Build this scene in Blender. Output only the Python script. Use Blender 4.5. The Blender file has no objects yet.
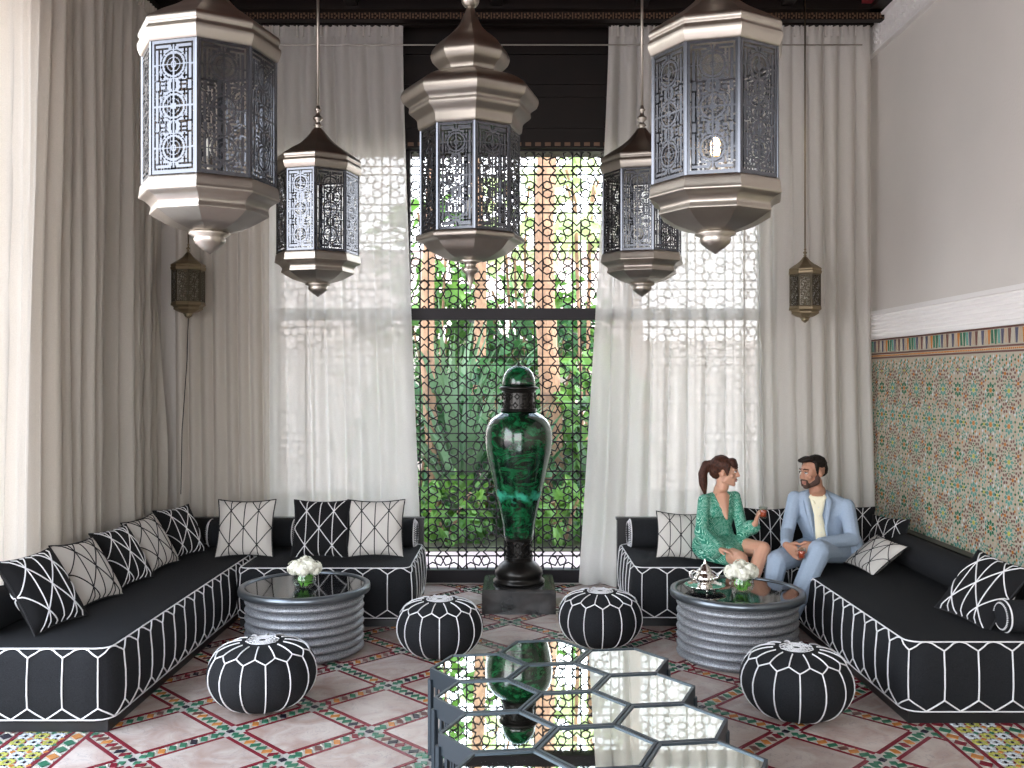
import bpy, bmesh, math, random
from mathutils import Vector, Matrix, Euler
R = math.radians
random.seed(7)
SC = bpy.context.scene
COL = SC.collection

# ------------------------------------------------------------ camera
cam_d = bpy.data.cameras.new('camera')
cam = bpy.data.objects.new('camera', cam_d); COL.objects.link(cam)
cam.location = (0, 0, 1.8); cam.rotation_euler = (R(90), 0, 0)
cam_d.sensor_width = 36; cam_d.lens = 930 / 1024 * 36
cam_d.shift_x = -3 / 1024; cam_d.shift_y = -6 / 1024
cam_d.clip_start = 0.05; cam_d.clip_end = 200
SC.camera = cam

# ------------------------------------------------------------ world and light
SC.view_settings.view_transform = 'Standard'
SC.view_settings.look = 'None'
SC.view_settings.gamma = 1
SC.view_settings.use_curve_mapping = False
SC.view_settings.exposure = 1.7
SC.cycles.use_denoising = True
SC.cycles.max_bounces = 10
SC.cycles.diffuse_bounces = 5
SC.cycles.glossy_bounces = 5
SC.cycles.transparent_max_bounces = 12
SC.cycles.caustics_reflective = False
SC.cycles.caustics_refractive = False
SC.cycles.sample_clamp_indirect = 8
W = bpy.data.worlds.new('sky'); SC.world = W; W.use_nodes = True
nt = W.node_tree; nt.nodes.clear()
tc = nt.nodes.new('ShaderNodeTexCoord')
sx = nt.nodes.new('ShaderNodeSeparateXYZ')
cr = nt.nodes.new('ShaderNodeValToRGB')
cr.color_ramp.elements[0].position = 0.0; cr.color_ramp.elements[0].color = (0.98, 0.97, 0.97, 1)
cr.color_ramp.elements[1].position = 0.75; cr.color_ramp.elements[1].color = (0.62, 0.78, 1.0, 1)
e = cr.color_ramp.elements.new(0.3); e.color = (0.86, 0.92, 1.0, 1)
bg = nt.nodes.new('ShaderNodeBackground'); bg.inputs['Strength'].default_value = 2.6
wo = nt.nodes.new('ShaderNodeOutputWorld')
nt.links.new(tc.outputs['Generated'], sx.inputs[0])
nt.links.new(sx.outputs['Z'], cr.inputs[0])
nt.links.new(cr.outputs[0], bg.inputs['Color'])
nt.links.new(bg.outputs[0], wo.inputs[0])
sd = bpy.data.lights.new('sun', 'SUN'); sd.energy = 1.8; sd.angle = R(1.5); sd.color = (1, 0.95, 0.86)
sun = bpy.data.objects.new('sun', sd); COL.objects.link(sun)
sun.rotation_euler = Vector((-0.22, 0.62, -0.80)).to_track_quat('-Z', 'Y').to_euler()
def portal(loc, rot, sx_, sy_):
    l = bpy.data.lights.new('daylight_portal', 'AREA'); l.shape = 'RECTANGLE'; l.size = sx_; l.size_y = sy_
    l.cycles.is_portal = True
    o = bpy.data.objects.new('daylight_portal', l); COL.objects.link(o); o.location = loc; o.rotation_euler = rot
portal((0.04, 8.45, 2.0), (R(-90), 0, 0), 4.5, 4.0)
portal((-3.5, 2.7, 2.15), (0, R(-90), 0), 3.9, 6.2)
portal((-.6, -2.6, 2.1), (R(90), 0, 0), 4.2, 4.0)

# ------------------------------------------------------------ helpers
class MB:
    def __init__(s): s.v = []; s.f = []; s.m = []; s.mats = []
    def mi(s, mat):
        if mat is None: return 0
        if mat not in s.mats: s.mats.append(mat)
        return s.mats.index(mat)
    def add(s, vs, fs, mat=None):
        o = len(s.v); k = s.mi(mat)
        s.v += [tuple(v) for v in vs]
        for f in fs: s.f.append(tuple(i + o for i in f)); s.m.append(k)
        return s
    def box(s, x0, x1, y0, y1, z0, z1, mat=None, M=None):
        vs = [Vector(p) for p in ((x0,y0,z0),(x1,y0,z0),(x1,y1,z0),(x0,y1,z0),(x0,y0,z1),(x1,y0,z1),(x1,y1,z1),(x0,y1,z1))]
        if M: vs = [M @ v for v in vs]
        return s.add(vs, [(0,3,2,1),(4,5,6,7),(0,1,5,4),(1,2,6,5),(2,3,7,6),(3,0,4,7)], mat)
    def prism(s, poly, z0, z1, mat=None):
        n = len(poly)
        if n < 3: return s
        vs = [(p[0], p[1], z0) for p in poly] + [(p[0], p[1], z1) for p in poly]
        fs = [tuple(range(n, 2*n))] + [(i, (i+1) % n, n+(i+1) % n, n+i) for i in range(n)]
        return s.add(vs, fs, mat)
    def tube(s, pts, r, n=5, mat=None, closed=False, caps=True):
        pts = [Vector(p) for p in pts]; N = len(pts)
        if N < 2: return s
        vs = []; fs = []
        prev = None
        for i, p in enumerate(pts):
            if closed: t = pts[(i+1) % N] - pts[i-1]
            else: t = pts[min(i+1, N-1)] - pts[max(i-1, 0)]
            if t.length < 1e-9: t = Vector((0,0,1))
            t.normalize()
            if prev is None:
                a = Vector((0,0,1)) if abs(t.z) < .9 else Vector((1,0,0))
                u = t.cross(a).normalized()
            else:
                u = prev - t * prev.dot(t)
                u = u.normalized() if u.length > 1e-6 else t.orthogonal().normalized()
            prev = u; w = t.cross(u)
            rr = r[i] if isinstance(r, (list, tuple)) else r
            for k in range(n):
                a = 2*math.pi*k/n
                vs.append(p + u*math.cos(a)*rr + w*math.sin(a)*rr)
        for i in range(N if closed else N-1):
            j = (i+1) % N
            for k in range(n):
                l = (k+1) % n
                fs.append((i*n+k, i*n+l, j*n+l, j*n+k))
        if caps and not closed:
            fs.append(tuple(range(n))[::-1]); fs.append(tuple((N-1)*n+k for k in range(n)))
        return s.add(vs, fs, mat)
    def lathe(s, prof, n=32, rot=0, mat=None, c=(0,0,0), cap=True, sc=1):
        vs = []; fs = []
        for (r, z) in prof:
            for k in range(n):
                a = rot + 2*math.pi*k/n
                vs.append((c[0]+r*sc*math.cos(a), c[1]+r*sc*math.sin(a), c[2]+z*sc))
        for i in range(len(prof)-1):
            for k in range(n):
                l = (k+1) % n
                fs.append((i*n+k, i*n+l, (i+1)*n+l, (i+1)*n+k))
        if cap:
            fs.append(tuple(range(n))[::-1]); fs.append(tuple((len(prof)-1)*n+k for k in range(n)))
        return s.add(vs, fs, mat)
    def ball(s, c, r, nu=12, nv=8, mat=None, M=None):
        if not isinstance(r, (tuple, list)): r = (r, r, r)
        vs = [Vector((0,0,-1))]; fs = []
        for i in range(1, nv):
            ph = -math.pi/2 + math.pi*i/nv
            for k in range(nu):
                a = 2*math.pi*k/nu
                vs.append(Vector((math.cos(ph)*math.cos(a), math.cos(ph)*math.sin(a), math.sin(ph))))
        vs.append(Vector((0,0,1)))
        for k in range(nu): fs.append((0, 1+(k+1) % nu, 1+k))
        for i in range(nv-2):
            for k in range(nu):
                l = (k+1) % nu
                fs.append((1+i*nu+k, 1+i*nu+l, 1+(i+1)*nu+l, 1+(i+1)*nu+k))
        b = 1+(nv-2)*nu
        for k in range(nu): fs.append((b+k, b+(k+1) % nu, len(vs)-1))
        vs = [Vector((v.x*r[0], v.y*r[1], v.z*r[2])) for v in vs]
        if M: vs = [M @ v for v in vs]
        return s.add([v + Vector(c) for v in vs], fs, mat)
    def mesh(s, name, mat=None, smooth=False, fix=False):
        me = bpy.data.meshes.new(name)
        me.from_pydata(s.v, [], s.f)
        if s.mats:
            for m in s.mats: me.materials.append(m)
            me.polygons.foreach_set('material_index', s.m)
        elif mat: me.materials.append(mat)
        if smooth: me.polygons.foreach_set('use_smooth', [True]*len(me.polygons))
        if fix:
            bm = bmesh.new(); bm.from_mesh(me); bmesh.ops.recalc_face_normals(bm, faces=bm.faces); bm.to_mesh(me); bm.free()
        me.update()
        return me

def link(name, me, parent=None, loc=None, rot=None):
    o = bpy.data.objects.new(name, me); COL.objects.link(o)
    if parent: o.parent = parent
    if loc: o.location = loc
    if rot: o.rotation_euler = rot
    return o
def part(name, mb, mat, parent, smooth=False, loc=None, rot=None, fix=True, label=None):
    o = link(name, mb.mesh(name, mat, smooth, fix), parent, loc, rot)
    if label: o['label'] = label
    return o
def tag(o, label, cat, group=None):
    o['label'] = label; o['category'] = cat
    if group: o['group'] = group
    return o
def thing(name, label, cat, loc=(0,0,0), rotz=0, group=None):
    o = link(name, None, None, loc, (0,0,rotz)); o.empty_display_size = .1
    return tag(o, label, cat, group)
def struct(name, mb, mat, smooth=False, parent=None, fix=True):
    o = part(name, mb, mat, parent, smooth, fix=fix)
    if parent is None: o['kind'] = 'structure'
    return o
def copytree(o, parent=None):
    c = o.copy(); COL.objects.link(c); c.parent = parent
    for ch in list(o.children): copytree(ch, c)
    return c

def setin(b, k, v):
    if k in b.inputs: b.inputs[k].default_value = v
def mat(name, col, rough=.6, metal=0, noise=None, bump=0, bscale=40, spec=None, trans=0, sheen=0, coat=0, alpha=1, ior=None):
    """noise = (colour2, scale, detail, contrast)"""
    m = bpy.data.materials.new(name); m.use_nodes = True
    t = m.node_tree; b = t.nodes['Principled BSDF']
    setin(b, 'Base Color', (*col, 1)); setin(b, 'Roughness', rough); setin(b, 'Metallic', metal)
    if spec is not None: setin(b, 'Specular IOR Level', spec)
    if trans: setin(b, 'Transmission Weight', trans)
    if sheen: setin(b, 'Sheen Weight', sheen)
    if coat: setin(b, 'Coat Weight', coat)
    if ior: setin(b, 'IOR', ior)
    co = t.nodes.new('ShaderNodeTexCoord')
    if noise:
        c2, sc, det, con = noise
        n = t.nodes.new('ShaderNodeTexNoise'); n.inputs['Scale'].default_value = sc; n.inputs['Detail'].default_value = det
        t.links.new(co.outputs['Object'], n.inputs['Vector'])
        r = t.nodes.new('ShaderNodeValToRGB')
        r.color_ramp.elements[0].position = .5-con; r.color_ramp.elements[0].color = (*col, 1)
        r.color_ramp.elements[1].position = .5+con; r.color_ramp.elements[1].color = (*c2, 1)
        t.links.new(n.outputs['Fac'], r.inputs[0]); t.links.new(r.outputs[0], b.inputs['Base Color'])
    if bump:
        n = t.nodes.new('ShaderNodeTexNoise'); n.inputs['Scale'].default_value = bscale; n.inputs['Detail'].default_value = 3
        t.links.new(co.outputs['Object'], n.inputs['Vector'])
        bp = t.nodes.new('ShaderNodeBump'); bp.inputs['Strength'].default_value = bump; bp.inputs['Distance'].default_value = .01
        t.links.new(n.outputs['Fac'], bp.inputs['Height']); t.links.new(bp.outputs[0], b.inputs['Normal'])
    return m

M_plaster = mat('plaster', (.74,.70,.655), .9, noise=((.68,.65,.61), 1.5, 4, .3), bump=.25, bscale=60)
M_stucco = mat('carved_stucco', (.84,.82,.80), .8)
M_wood = mat('dark_wood', (.005,.0035,.003), .5, noise=((.013,.008,.006), 3, 5, .3), spec=.25)
M_wood_red = mat('painted_wood', (.04,.012,.008), .5, noise=((.12,.045,.022), 14, 5, .12), spec=.3)
M_gold = mat('painted_ornament', (.14,.075,.04), .5)
M_red = mat('red_paint', (.22,.02,.025), .5)
M_black = mat('black_fabric', (.007,.0075,.009), .9, noise=((.018,.019,.022), 260, 2, .2), spec=.25, bump=.2, bscale=300)
M_piping = mat('white_piping', (.78,.77,.78), .7)
M_plinth = mat('black_plinth', (.012,.012,.013), .35)
M_blackwood = mat('black_lacquer', (.010,.009,.009), .4)
M_pillow_w = mat('cream_linen', (.60,.57,.53), .9, bump=.2, bscale=250)
M_pillow_b = mat('black_linen', (.008,.008,.009), .9, spec=.25, bump=.2, bscale=250)
M_cord_b = mat('black_cord', (.010,.010,.012), .8)
M_silver = mat('brushed_nickel', (.43,.39,.34), .36, 1, noise=((.36,.325,.28), 9, 4, .3))
M_panel = mat('pierced_metal', (.12,.125,.14), .24, 1)
M_brass_d = mat('aged_brass', (.28,.22,.14), .4, 1)
M_panel_d = mat('dark_pierced_metal', (.10,.085,.06), .5, 1)
M_steel = mat('blackened_steel', (.05,.065,.08), .36, .6)
M_mirror = mat('mirror', (.90,.94,.90), .015, 1)
M_iron = mat('wrought_iron', (.012,.009,.012), .5, .3)
M_glass = bpy.data.materials.new('clear_glass'); M_glass.use_nodes = True
_t = M_glass.node_tree; _t.nodes.clear(); _o = _t.nodes.new('ShaderNodeOutputMaterial'); _g = _t.nodes.new('ShaderNodeBsdfGlossy'); _g.inputs['Roughness'].default_value = .02
_p = _t.nodes.new('ShaderNodeBsdfTransparent'); _p.inputs[0].default_value = (.93,.96,.94,1); _lw = _t.nodes.new('ShaderNodeLayerWeight'); _pw = _t.nodes.new('ShaderNodeMath'); _pw.operation = 'POWER'; _pw.inputs[1].default_value = 3; _t.links.new(_lw.outputs['Facing'], _pw.inputs[0])
_f = _t.nodes.new('ShaderNodeMath'); _f.operation = 'MULTIPLY_ADD'; _f.inputs[1].default_value = .5; _f.inputs[2].default_value = .05; _t.links.new(_pw.outputs[0], _f.inputs[0])
_x = _t.nodes.new('ShaderNodeMixShader'); _t.links.new(_f.outputs[0], _x.inputs[0]); _t.links.new(_p.outputs[0], _x.inputs[1]); _t.links.new(_g.outputs[0], _x.inputs[2]); _t.links.new(_x.outputs[0], _o.inputs[0])
M_tea = mat('red_tea', (.50,.07,.025), .1)
M_chrome = mat('polished_silver', (.85,.82,.78), .12, 1)
M_floor = mat('grout', (.50,.46,.42), .5)
M_cream = mat('cream_tile', (.60,.55,.46), .25, noise=((.50,.46,.38), 6, 3, .3))
M_redt = mat('oxblood_tile', (.20,.018,.03), .25)
M_green = mat('green_tile', (.045,.17,.10), .2)
M_orange = mat('ochre_tile', (.55,.22,.06), .25)
M_dark = mat('black_tile', (.02,.018,.03), .25)
M_yellow = mat('lime_tile', (.52,.50,.12), .25)
M_white = mat('white_tile', (.70,.74,.78), .2)
M_brown = mat('brown_tile', (.14,.05,.04), .3)
M_teal = mat('teal_tile', (.13,.33,.28), .25)
M_blue = mat('navy_tile', (.07,.07,.13), .3)
M_sand = mat('sand_tile', (.48,.36,.25), .3)

def marble():
    m = mat('rose_marble', (.6,.5,.46), .22)
    t = m.node_tree; b = t.nodes['Principled BSDF']
    co = t.nodes.new('ShaderNodeTexCoord'); oi = t.nodes.new('ShaderNodeObjectInfo')
    ad = t.nodes.new('ShaderNodeVectorMath'); ad.operation = 'MULTIPLY_ADD'
    t.links.new(oi.outputs['Random'], ad.inputs[0]); ad.inputs[1].default_value = (37, 53, 11); t.links.new(co.outputs['Object'], ad.inputs[2])
    n1 = t.nodes.new('ShaderNodeTexNoise'); n1.inputs['Scale'].default_value = 5; n1.inputs['Detail'].default_value = 8; n1.inputs['Distortion'].default_value = 1.2
    t.links.new(ad.outputs[0], n1.inputs['Vector'])
    r1 = t.nodes.new('ShaderNodeValToRGB'); r1.color_ramp.elements[0].position = .3; r1.color_ramp.elements[0].color = (.46,.32,.27,1)
    r1.color_ramp.elements[1].position = .65; r1.color_ramp.elements[1].color = (.64,.545,.49,1)
    t.links.new(n1.outputs['Fac'], r1.inputs[0])
    n2 = t.nodes.new('ShaderNodeTexNoise'); n2.inputs['Scale'].default_value = 9; n2.inputs['Detail'].default_value = 10; n2.inputs['Distortion'].default_value = 2
    t.links.new(ad.outputs[0], n2.inputs['Vector'])
    r2 = t.nodes.new('ShaderNodeValToRGB'); el = r2.color_ramp.elements
    el[0].position = .485; el[0].color = (0,0,0,1); el[1].position = .5; el[1].color = (1,1,1,1); e3 = el.new(.515); e3.color = (0,0,0,1)
    t.links.new(n2.outputs['Fac'], r2.inputs[0])
    mx = t.nodes.new('ShaderNodeMix'); mx.data_type = 'RGBA'
    ml = t.nodes.new('ShaderNodeMath'); ml.operation = 'MULTIPLY'; ml.inputs[1].default_value = .55
    t.links.new(r2.outputs[0], ml.inputs[0]); t.links.new(ml.outputs[0], mx.inputs['Factor'])
    t.links.new(r1.outputs[0], mx.inputs['A']); mx.inputs['B'].default_value = (.30,.27,.28,1)
    hv = t.nodes.new('ShaderNodeHueSaturation')
    mr = t.nodes.new('ShaderNodeMapRange'); mr.inputs['To Min'].default_value = .85; mr.inputs['To Max'].default_value = 1.12
    t.links.new(oi.outputs['Random'], mr.inputs['Value']); t.links.new(mr.outputs[0], hv.inputs['Value'])
    t.links.new(mx.outputs['Result'], hv.inputs['Color']); t.links.new(hv.outputs[0], b.inputs['Base Color'])
    return m
M_marble = marble()

def cloth(name, col, tl=.45, tp=.10):
    m = bpy.data.materials.new(name); m.use_nodes = True; t = m.node_tree; t.nodes.clear()
    out = t.nodes.new('ShaderNodeOutputMaterial')
    d = t.nodes.new('ShaderNodeBsdfDiffuse'); tr = t.nodes.new('ShaderNodeBsdfTranslucent'); tpn = t.nodes.new('ShaderNodeBsdfTransparent')
    co = t.nodes.new('ShaderNodeTexCoord'); n = t.nodes.new('ShaderNodeTexNoise'); n.inputs['Scale'].default_value = 180; n.inputs['Detail'].default_value = 2
    r = t.nodes.new('ShaderNodeValToRGB'); r.color_ramp.elements[0].color = (*[c*.86 for c in col], 1); r.color_ramp.elements[1].color = (*[min(1, c*1.08) for c in col], 1)
    t.links.new(co.outputs['Object'], n.inputs['Vector']); t.links.new(n.outputs['Fac'], r.inputs[0])
    t.links.new(r.outputs[0], d.inputs[0]); t.links.new(r.outputs[0], tr.inputs[0]); tpn.inputs[0].default_value = (1,1,1,1)
    a = t.nodes.new('ShaderNodeMixShader'); a.inputs[0].default_value = tl
    b = t.nodes.new('ShaderNodeMixShader'); b.inputs[0].default_value = tp
    t.links.new(d.outputs[0], a.inputs[1]); t.links.new(tr.outputs[0], a.inputs[2])
    t.links.new(a.outputs[0], b.inputs[1]); t.links.new(tpn.outputs[0], b.inputs[2]); t.links.new(b.outputs[0], out.inputs[0])
    return m
M_sheer = cloth('sheer_linen', (.84,.81,.76), .44, .075)
M_linen = cloth('grey_linen', (.72,.67,.60), .30, .0)

# ------------------------------------------------------------ room shell
XL, XR, YB, ZC = -3.10, 3.12, 8.15, 4.95
WX0, WX1, WZ0, WZ1 = -2.12, 2.20, .07, 3.80
YF = -2.2
mb = MB(); mb.box(XL-.3, XR+.3, YF-.3, YB+.3, -.25, -.004); floor = struct('floor', mb, M_floor)
mb = MB(); mb.box(XL-.6, XR+.6, YF-.6, YB+.55, ZC, ZC+.3); ceiling = struct('ceiling', mb, M_wood_red)
mb = MB(); mb.box(XR, XR+.3, YF-.3, YB+.3, -.25, ZC); wall_right = struct('wall_right', mb, M_plaster)
mb = MB(); mb.box(XL-.3, WX0, YB, YB+.3, -.25, ZC); mb.box(WX1, XR, YB, YB+.3, -.25, ZC); mb.box(WX0, WX1, YB, YB+.3, -.25, WZ0-.02)
wall_back = struct('wall_back', mb, M_plaster)
mb = MB(); mb.box(XL-.3, -2.7, YF-.3, YF, -.25, ZC); mb.box(1.5, XR+.3, YF-.3, YF, -.25, ZC); mb.box(-2.7, 1.5, YF-.3, YF, 4.1, ZC); wall_front = struct('wall_front', mb, M_wood)
mb = MB(); mb.box(XL-.3, XL, 5.75, YB, -.25, ZC); mb.box(XL-.3, XL, YF, -.4, -.25, ZC)
mb.box(XL-.3, XL, -.4, 5.75, 4.15, ZC); mb.box(XL-.3, XL, -.4, 5.75, -.25, .15)
wall_left = struct('wall_left', mb, M_plaster)
# dark timber wall over the window
mb = MB(); mb.box(WX0-.05, WX1+.05, YB-.03, YB+.28, WZ1+.0, ZC)
lint = struct('trim_1', mb, M_wood)
for z0, z1, d in ((3.80,3.86,.075),(3.98,4.0,.045),(4.25,4.28,.05),(4.36,4.38,.045),(4.62,4.66,.06)):
    mb = MB(); mb.box(WX0-.05, WX1+.05, YB-d, YB-.03, z0, z1); part('moulding', mb, M_wood, lint)
mb = MB()
x = WX0
while x < WX1:
    mb.box(x, x+.05, YB-.082, YB-.075, 3.815, 3.845); x += .085
o = part('carved_band', mb, M_gold, lint); o['kind'] = 'stuff'
# cornice and coffered ceiling
mb = MB(); mb.box(XL, XR, 7.78, 7.86, 4.80, ZC)
corn = struct('trim_2', mb, M_wood)
mb = MB(); mb.box(XL, XR, 7.70, 7.80, 4.86, ZC); part('moulding', mb, M_wood, corn)
mb = MB(); mb.box(XL, XR, 7.86, 7.90, 4.84, ZC); part('moulding', mb, M_wood, corn)
mb = MB(); x = XL+.02
rr = random.Random(3)
while x < XR-.08:
    for k in range(5):
        a = 2*math.pi*k/5
        cx, cz = x+.035+.022*math.cos(a), 4.83+.018*math.sin(a)
        mb.box(cx-.007, cx+.007, 7.774, 7.781, cz-.007, cz+.007)
    mb.box(x-.012, x-.004, 7.772, 7.781, 4.805, 4.855); x += .085
o = part('painted_ornament', mb, M_gold, corn); o['kind'] = 'stuff'
for y0 in (7.30, 6.55, 5.0, 3.4, 1.8, .2):
    cf = MB(); cf.box(XL, XR, y0, y0+.12, ZC-.09, ZC); part('ceiling_beam', cf, M_wood, ceiling)
for x0 in (-2.6, -1.4, -.2, 1.0, 2.2):
    cf = MB(); cf.box(x0, x0+.10, YF, 7.7, ZC-.07, ZC); part('ceiling_beam', cf, M_wood, ceiling)
mb = MB(); mb.box(2.95, XR-.001, YF, 7.78, 4.86, ZC); part('ceiling_border', mb, M_wood, ceiling)
mb = MB(); mb.box(2.87, 2.95, YF, 7.78, 4.90, ZC); part('painted_border', mb, M_red, ceiling, label='red painted border')
mb = MB(); y = 4.0
while y < 7.75:
    for k in range(6):
        a = 2*math.pi*k/6
        mb.box(2.55+.10*math.cos(a)-.014, 2.55+.10*math.cos(a)+.014, y+.10*math.sin(a)-.014, y+.10*math.sin(a)+.014, ZC-.012, ZC)
        mb.box(-.4+.10*math.cos(a)-.014, -.4+.10*math.cos(a)+.014, y+.10*math.sin(a)-.014, y+.10*math.sin(a)+.014, ZC-.012, ZC)
    y += .3
o = part('ceiling_ornament', mb, M_gold, ceiling); o['kind'] = 'stuff'
# plaster cornice on the right wall
mb = MB(); mb.box(XR-.03, XR+.001, YF, YB, 4.59, 4.86)
c3 = struct('trim_3', mb, M_stucco)
mb = MB(); mb.box(XR-.05, XR-.03, YF, YB, 4.585, 4.605); part('moulding', mb, M_stucco, c3)
mb = MB(); mb.box(XR-.06, XR-.03, YF, YB, 4.84, 4.87); part('moulding', mb, M_stucco, c3)
mb = MB(); y = 4.2
while y < YB-.1:
    for k in range(8):
        a = 2*math.pi*k/8
        cy, cz = y+.055*math.cos(a), 4.72+.055*math.sin(a)
        mb.box(XR-.038, XR-.03, cy-.012, cy+.012, cz-.012, cz+.012)
    mb.box(XR-.040, XR-.03, y-.02, y+.02, 4.70, 4.74)
    for dz in (4.64, 4.80): mb.box(XR-.036, XR-.03, y+.05, y+.09, dz-.015, dz+.015)
    y += .15
o = part('carved_relief', mb, M_stucco, c3); o['kind'] = 'stuff'
# carved stucco frieze above the zellige
FZ0, FZ1 = 2.13, 2.36
mb = MB(); mb.box(XR-.035, XR+.001, YF, YB, FZ0, FZ1)
t4 = struct('trim_4', mb, M_stucco)
mb = MB(); mb.box(XR-.055, XR-.035, YF, YB, FZ1-.02, FZ1+.012); part('moulding', mb, M_stucco, t4)
mb = MB(); mb.box(XR-.045, XR-.035, YF, YB, FZ0, FZ0+.012); part('moulding', mb, M_stucco, t4)
mb = MB(); y = 4.6; i = 0
while y < YB-.04:
    for j, z in enumerate((2.168, 2.20, 2.232, 2.264, 2.296, 2.325)):
        o_ = .012 if j % 2 else 0
        mb.prism([], 0, 0)
        c = y+o_
        vs = [(XR-.035, c-.011, z), (XR-.035, c, z-.014), (XR-.035, c+.011, z), (XR-.035, c, z+.014), (XR-.048, c, z)]
        mb.add(vs, [(0,1,4),(1,2,4),(2,3,4),(3,0,4)])
    y += .024
o = part('carved_relief', mb, M_stucco, t4, fix=False); o['kind'] = 'stuff'
# zellige wall: base, bands, rosettes
class WB(MB):   # draws 2D polygons (y,z) as raised tiles on the right wall
    def tile(s, poly, d, m):
        n = len(poly); x0 = XR-.012; x1 = XR-.012-d
        vs = [(x1, p[0], p[1]) for p in poly] + [(x0, p[0], p[1]) for p in poly]
        s.add(vs, [tuple(range(n))] + [(i, (i+1) % n, n+(i+1) % n, n+i) for i in range(n)], m)
M_zbase = mat('glazed_ground', (.46,.42,.33), .3)
zb = MB(); zb.box(XR-.012, XR+.001, YF, YB, 0, FZ0, M_zbase)
zel = struct('trim_5', zb, None)
w = WB(); cols = [M_blue, M_sand, M_green, M_sand, M_brown, M_teal, M_orange, M_cream, M_blue, M_green]
y = 4.9; i = 0
while y < YB-.03:
    m1 = cols[(i*7) % 10]; wd = .036
    w.tile([(y+.004, 2.025), (y+.012, 2.115), (y+wd, 2.115), (y+wd-.006, 2.025)] if i % 2 else [(y+.012, 2.02), (y+.002, 2.115), (y+wd, 2.115), (y+wd-.010, 2.02)], .003, m1)
    y += .042; i += 1
w.tile([(4.9, 2.118), (4.9, 2.13), (YB, 2.13), (YB, 2.118)], .004, M_brown)
w.tile([(4.9, 2.0), (4.9, 2.012), (YB, 2.012), (YB, 2.0)], .004, M_brown)
w.tile([(4.9, 1.965), (4.9, 1.977), (YB, 1.977), (YB, 1.965)], .004, M_brown)
y = 4.9
while y < YB-.02:
    w.tile([(y, 1.983), (y, 1.994), (y+.014, 1.994), (y+.014, 1.983)], .003, M_orange); y += .024
o = part('merlon_tiles', w, None, zel, fix=False); o['kind'] = 'stuff'
w = WB()
RC = []
def rosette(cy, cz, r, petals, mp, mc, ph=0, wd=.46):
    if cy < 4.9 or cy > YB-.02 or cz+r > 1.96: return
    RC.append((cy, cz, r))
    for k in range(petals):
        a = ph+2*math.pi*k/petals; ca, sa = math.cos(a), math.sin(a)
        L = [(r*.38, 0), (r*.70, r*wd*.5), (r, 0), (r*.70, -r*wd*.5)]
        w.tile([(cy+u*ca-v*sa, cz+u*sa+v*ca) for u, v in L], .003, mp)
    w.tile([(cy+r*.30*math.cos(2*math.pi*k/6), cz+r*.30*math.sin(2*math.pi*k/6)) for k in range(6)], .0035, mc)
P = .45
iy = 0
for iy in range(-1, 9):
    for iz in range(0, 6):
        cy, cz = 4.95+iy*P, 1.72-iz*P
        if cz < .2: continue
        rosette(cy, cz, .052, 8, M_teal, M_yellow)
        for k in range(8):
            a = 2*math.pi*k/8+R(22.5)
            rosette(cy+.118*math.cos(a), cz+.118*math.sin(a), .040, 6, M_brown, M_orange if k % 2 else M_cream, a)
        for k in range(8):
            a = 2*math.pi*k/8
            rosette(cy+.072*math.cos(a), cz+.072*math.sin(a), .020, 4, M_green, M_sand, a)
        rosette(cy+P/2, cz+P/2, .060, 8, M_teal, M_orange)
        for k in range(4):
            a = math.pi/2*k
            rosette(cy+P/2+.085*math.cos(a), cz+P/2+.085*math.sin(a), .036, 6, M_brown if k % 2 else M_green, M_yellow, a)
        for (dy, dz) in ((P/2, 0), (0, P/2)):
            rosette(cy+dy, cz+dz, .055, 8, M_green if dy else M_teal, M_orange)
        for sy in (-1, 1):
            for sz in (-1, 1):
                rosette(cy+P/2+sy*.085, cz+P/2+sz*.085, .03, 6, M_teal, M_cream, .3)
                rosette(cy+sy*.195, cz+sz*.075, .028, 4, M_sand, M_green)
                rosette(cy+sy*.075, cz+sz*.195, .028, 4, M_sand, M_green)
bins = {}
for (cy, cz, r) in RC: bins.setdefault((int(cy/.1), int(cz/.1)), []).append((cy, cz, r))
y = 4.92; i = 0
while y < YB-.03:
    z = .55 + (.012 if i % 2 else 0); j = 0
    while z < 1.95:
        near = [c for a in (-1,0,1) for b in (-1,0,1) for c in bins.get((int(y/.1)+a, int(z/.1)+b), ())]
        if all(math.hypot(y-c[0], z-c[1]) > c[2]*1.02+.004 for c in near):
            w.tile([(y-.0085, z), (y, z-.0105), (y+.0085, z), (y, z+.0105)], .002, (M_teal, M_sand, M_green, M_white, M_orange, M_teal, M_sand)[(i*3+j*5) % 7])
        z += .024; j += 1
    y += .012*1.0+.008; i += 1
o = part('zellige_tiles', w, None, zel, fix=False); o['kind'] = 'stuff'
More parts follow.
